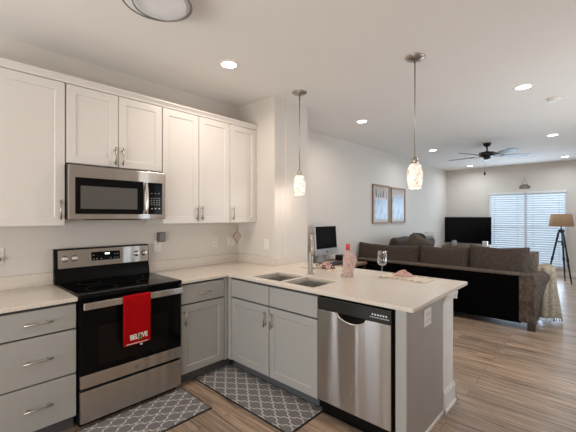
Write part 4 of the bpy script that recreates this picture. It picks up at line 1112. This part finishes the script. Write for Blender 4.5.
def wrap(u, v):
    a = 2 * pi * u
    prof = [(0.044, 0.001), (0.046, 0.02), (0.044, 0.06), (0.046, 0.11), (0.046, 0.16), (0.038, 0.195), (0.022, 0.222), (0.021, 0.243)]
    k = v * (len(prof) - 1); i = min(int(k), len(prof) - 2); f = k - i
    r = prof[i][0] * (1 - f) + prof[i + 1][0] * f; z = prof[i][1] * (1 - f) + prof[i + 1][1] * f
    r *= 1 + 0.06 * sin(6 * a + 3 * v) * (1 - v)
    ex = 0.038 * math.exp(-((a - 0.75) / 0.6) ** 2) * math.exp(-((v - 0.55) / 0.22) ** 2)
    ex += 0.022 * math.exp(-((a - 3.9) / 0.8) ** 2) * math.exp(-((v - 0.06) / 0.16) ** 2)
    return (bx + (r + ex) * cos(a), by + (r + ex) * sin(a), CT1 + z)


MB().grid(wrap, 36, 20, True).build('cloth_wrap', M['check'], c, smooth=True)

c = thing('wine_glass', 'clear stemmed wine glass at the placemat near the sofa', 'glass', (1.80, 2.04, CT1))
gx, gy, gz = 1.825, 2.05, CT1
MB().lathe([(0.0, 0.001), (0.036, 0.001), (0.036, 0.003), (0.008, 0.007), (0.0045, 0.016), (0.0045, 0.105), (0.010, 0.113), (0.0, 0.115)], (gx, gy, gz), 24, cap=False).build('stem', M['glass'], c, smooth=True)
MB().lathe([(0.006, 0.110), (0.030, 0.117), (0.041, 0.132), (0.043, 0.155), (0.0375, 0.238), (0.0355, 0.238), (0.041, 0.155), (0.039, 0.134), (0.029, 0.119), (0.004, 0.113)], (gx, gy, gz), 28, cap=False).build('bowl', M['glass'], c, smooth=True)


def placemat(cx, cy, rot, label):
    c = thing('placemat', label, 'placemat', (cx, cy, CT1))
    T = Matrix.Translation((cx, cy, CT1)) @ Matrix.Rotation(rot, 4, 'Z')
    MB().box(-0.22, 0.22, -0.145, 0.145, 0.0006, 0.004, T).build('cloth', M['mat_cream'], c, 0.001)
    mb = MB()
    random.seed(3)
    for sy in (-0.125, 0.105):
        x = -0.20
        while x < 0.18:
            wd = random.uniform(0.03, 0.06); mb.box(x, x + wd, sy, sy + random.uniform(0.015, 0.03), 0.0038, 0.0048, T); x += wd + random.uniform(0.008, 0.03)
    mb.build('border_pattern', M['mat_brown'], c)


def napkin(cx, cy, label, s=1.0, ring=False):
    c = thing('napkin', label, 'napkin', (cx, cy, CT1 + 0.004))

    def nf(u, v):
        a = 2 * pi * u; r = s * 0.085 * (1 - v) ** 0.6 * (1 + 0.22 * sin(5 * a + 1) + 0.1 * sin(11 * a))
        return (cx + r * cos(a) * 1.25, cy + r * sin(a), CT1 + 0.0075 + 0.055 * s * v ** 0.7 * (1 + 0.25 * sin(3 * a)) )
    MB().grid(nf, 40, 10, True).build('folds', M['pink'], c, smooth=True)

    def bud(u, v):
        a = 2 * pi * u; r = s * (0.030 * sin(pi * min(1, v * 0.8 + 0.1)) + 0.004) * (1 + 0.18 * sin(4 * a + 5 * v))
        return (cx + 0.01 + r * cos(a), cy + r * sin(a), CT1 + 0.045 * s + 0.04 * s * v)
    MB().grid(bud, 20, 8, True).build('knot', M['pink'], c, smooth=True)
    if ring:
        for (dx, dy) in ((-0.085, -0.03), (0.03, -0.082), (0.10, -0.02)):
            T = Matrix.Translation((cx + dx, cy + dy, CT1 + 0.028)) @ Matrix.Rotation(radians(70), 4, 'X')
            MB().tube([T @ Vector((0.017 * cos(2 * pi * k / 16), 0.017 * sin(2 * pi * k / 16), 0)) for k in range(17)], 0.0055, 6).build('ring', M['napring'], c, smooth=True)


placemat(1.98, 2.19, radians(-2), 'cream patterned placemat under the wine glass')
placemat(1.10, 2.17, radians(2), 'cream patterned placemat between the tap and the wrapped bottle')
napkin(1.925, 2.25, 'pink folded napkin on the placemat beside the wine glass', 0.72)
napkin(1.13, 2.16, 'pink folded napkin with dark rings behind the tap', 0.85, True)
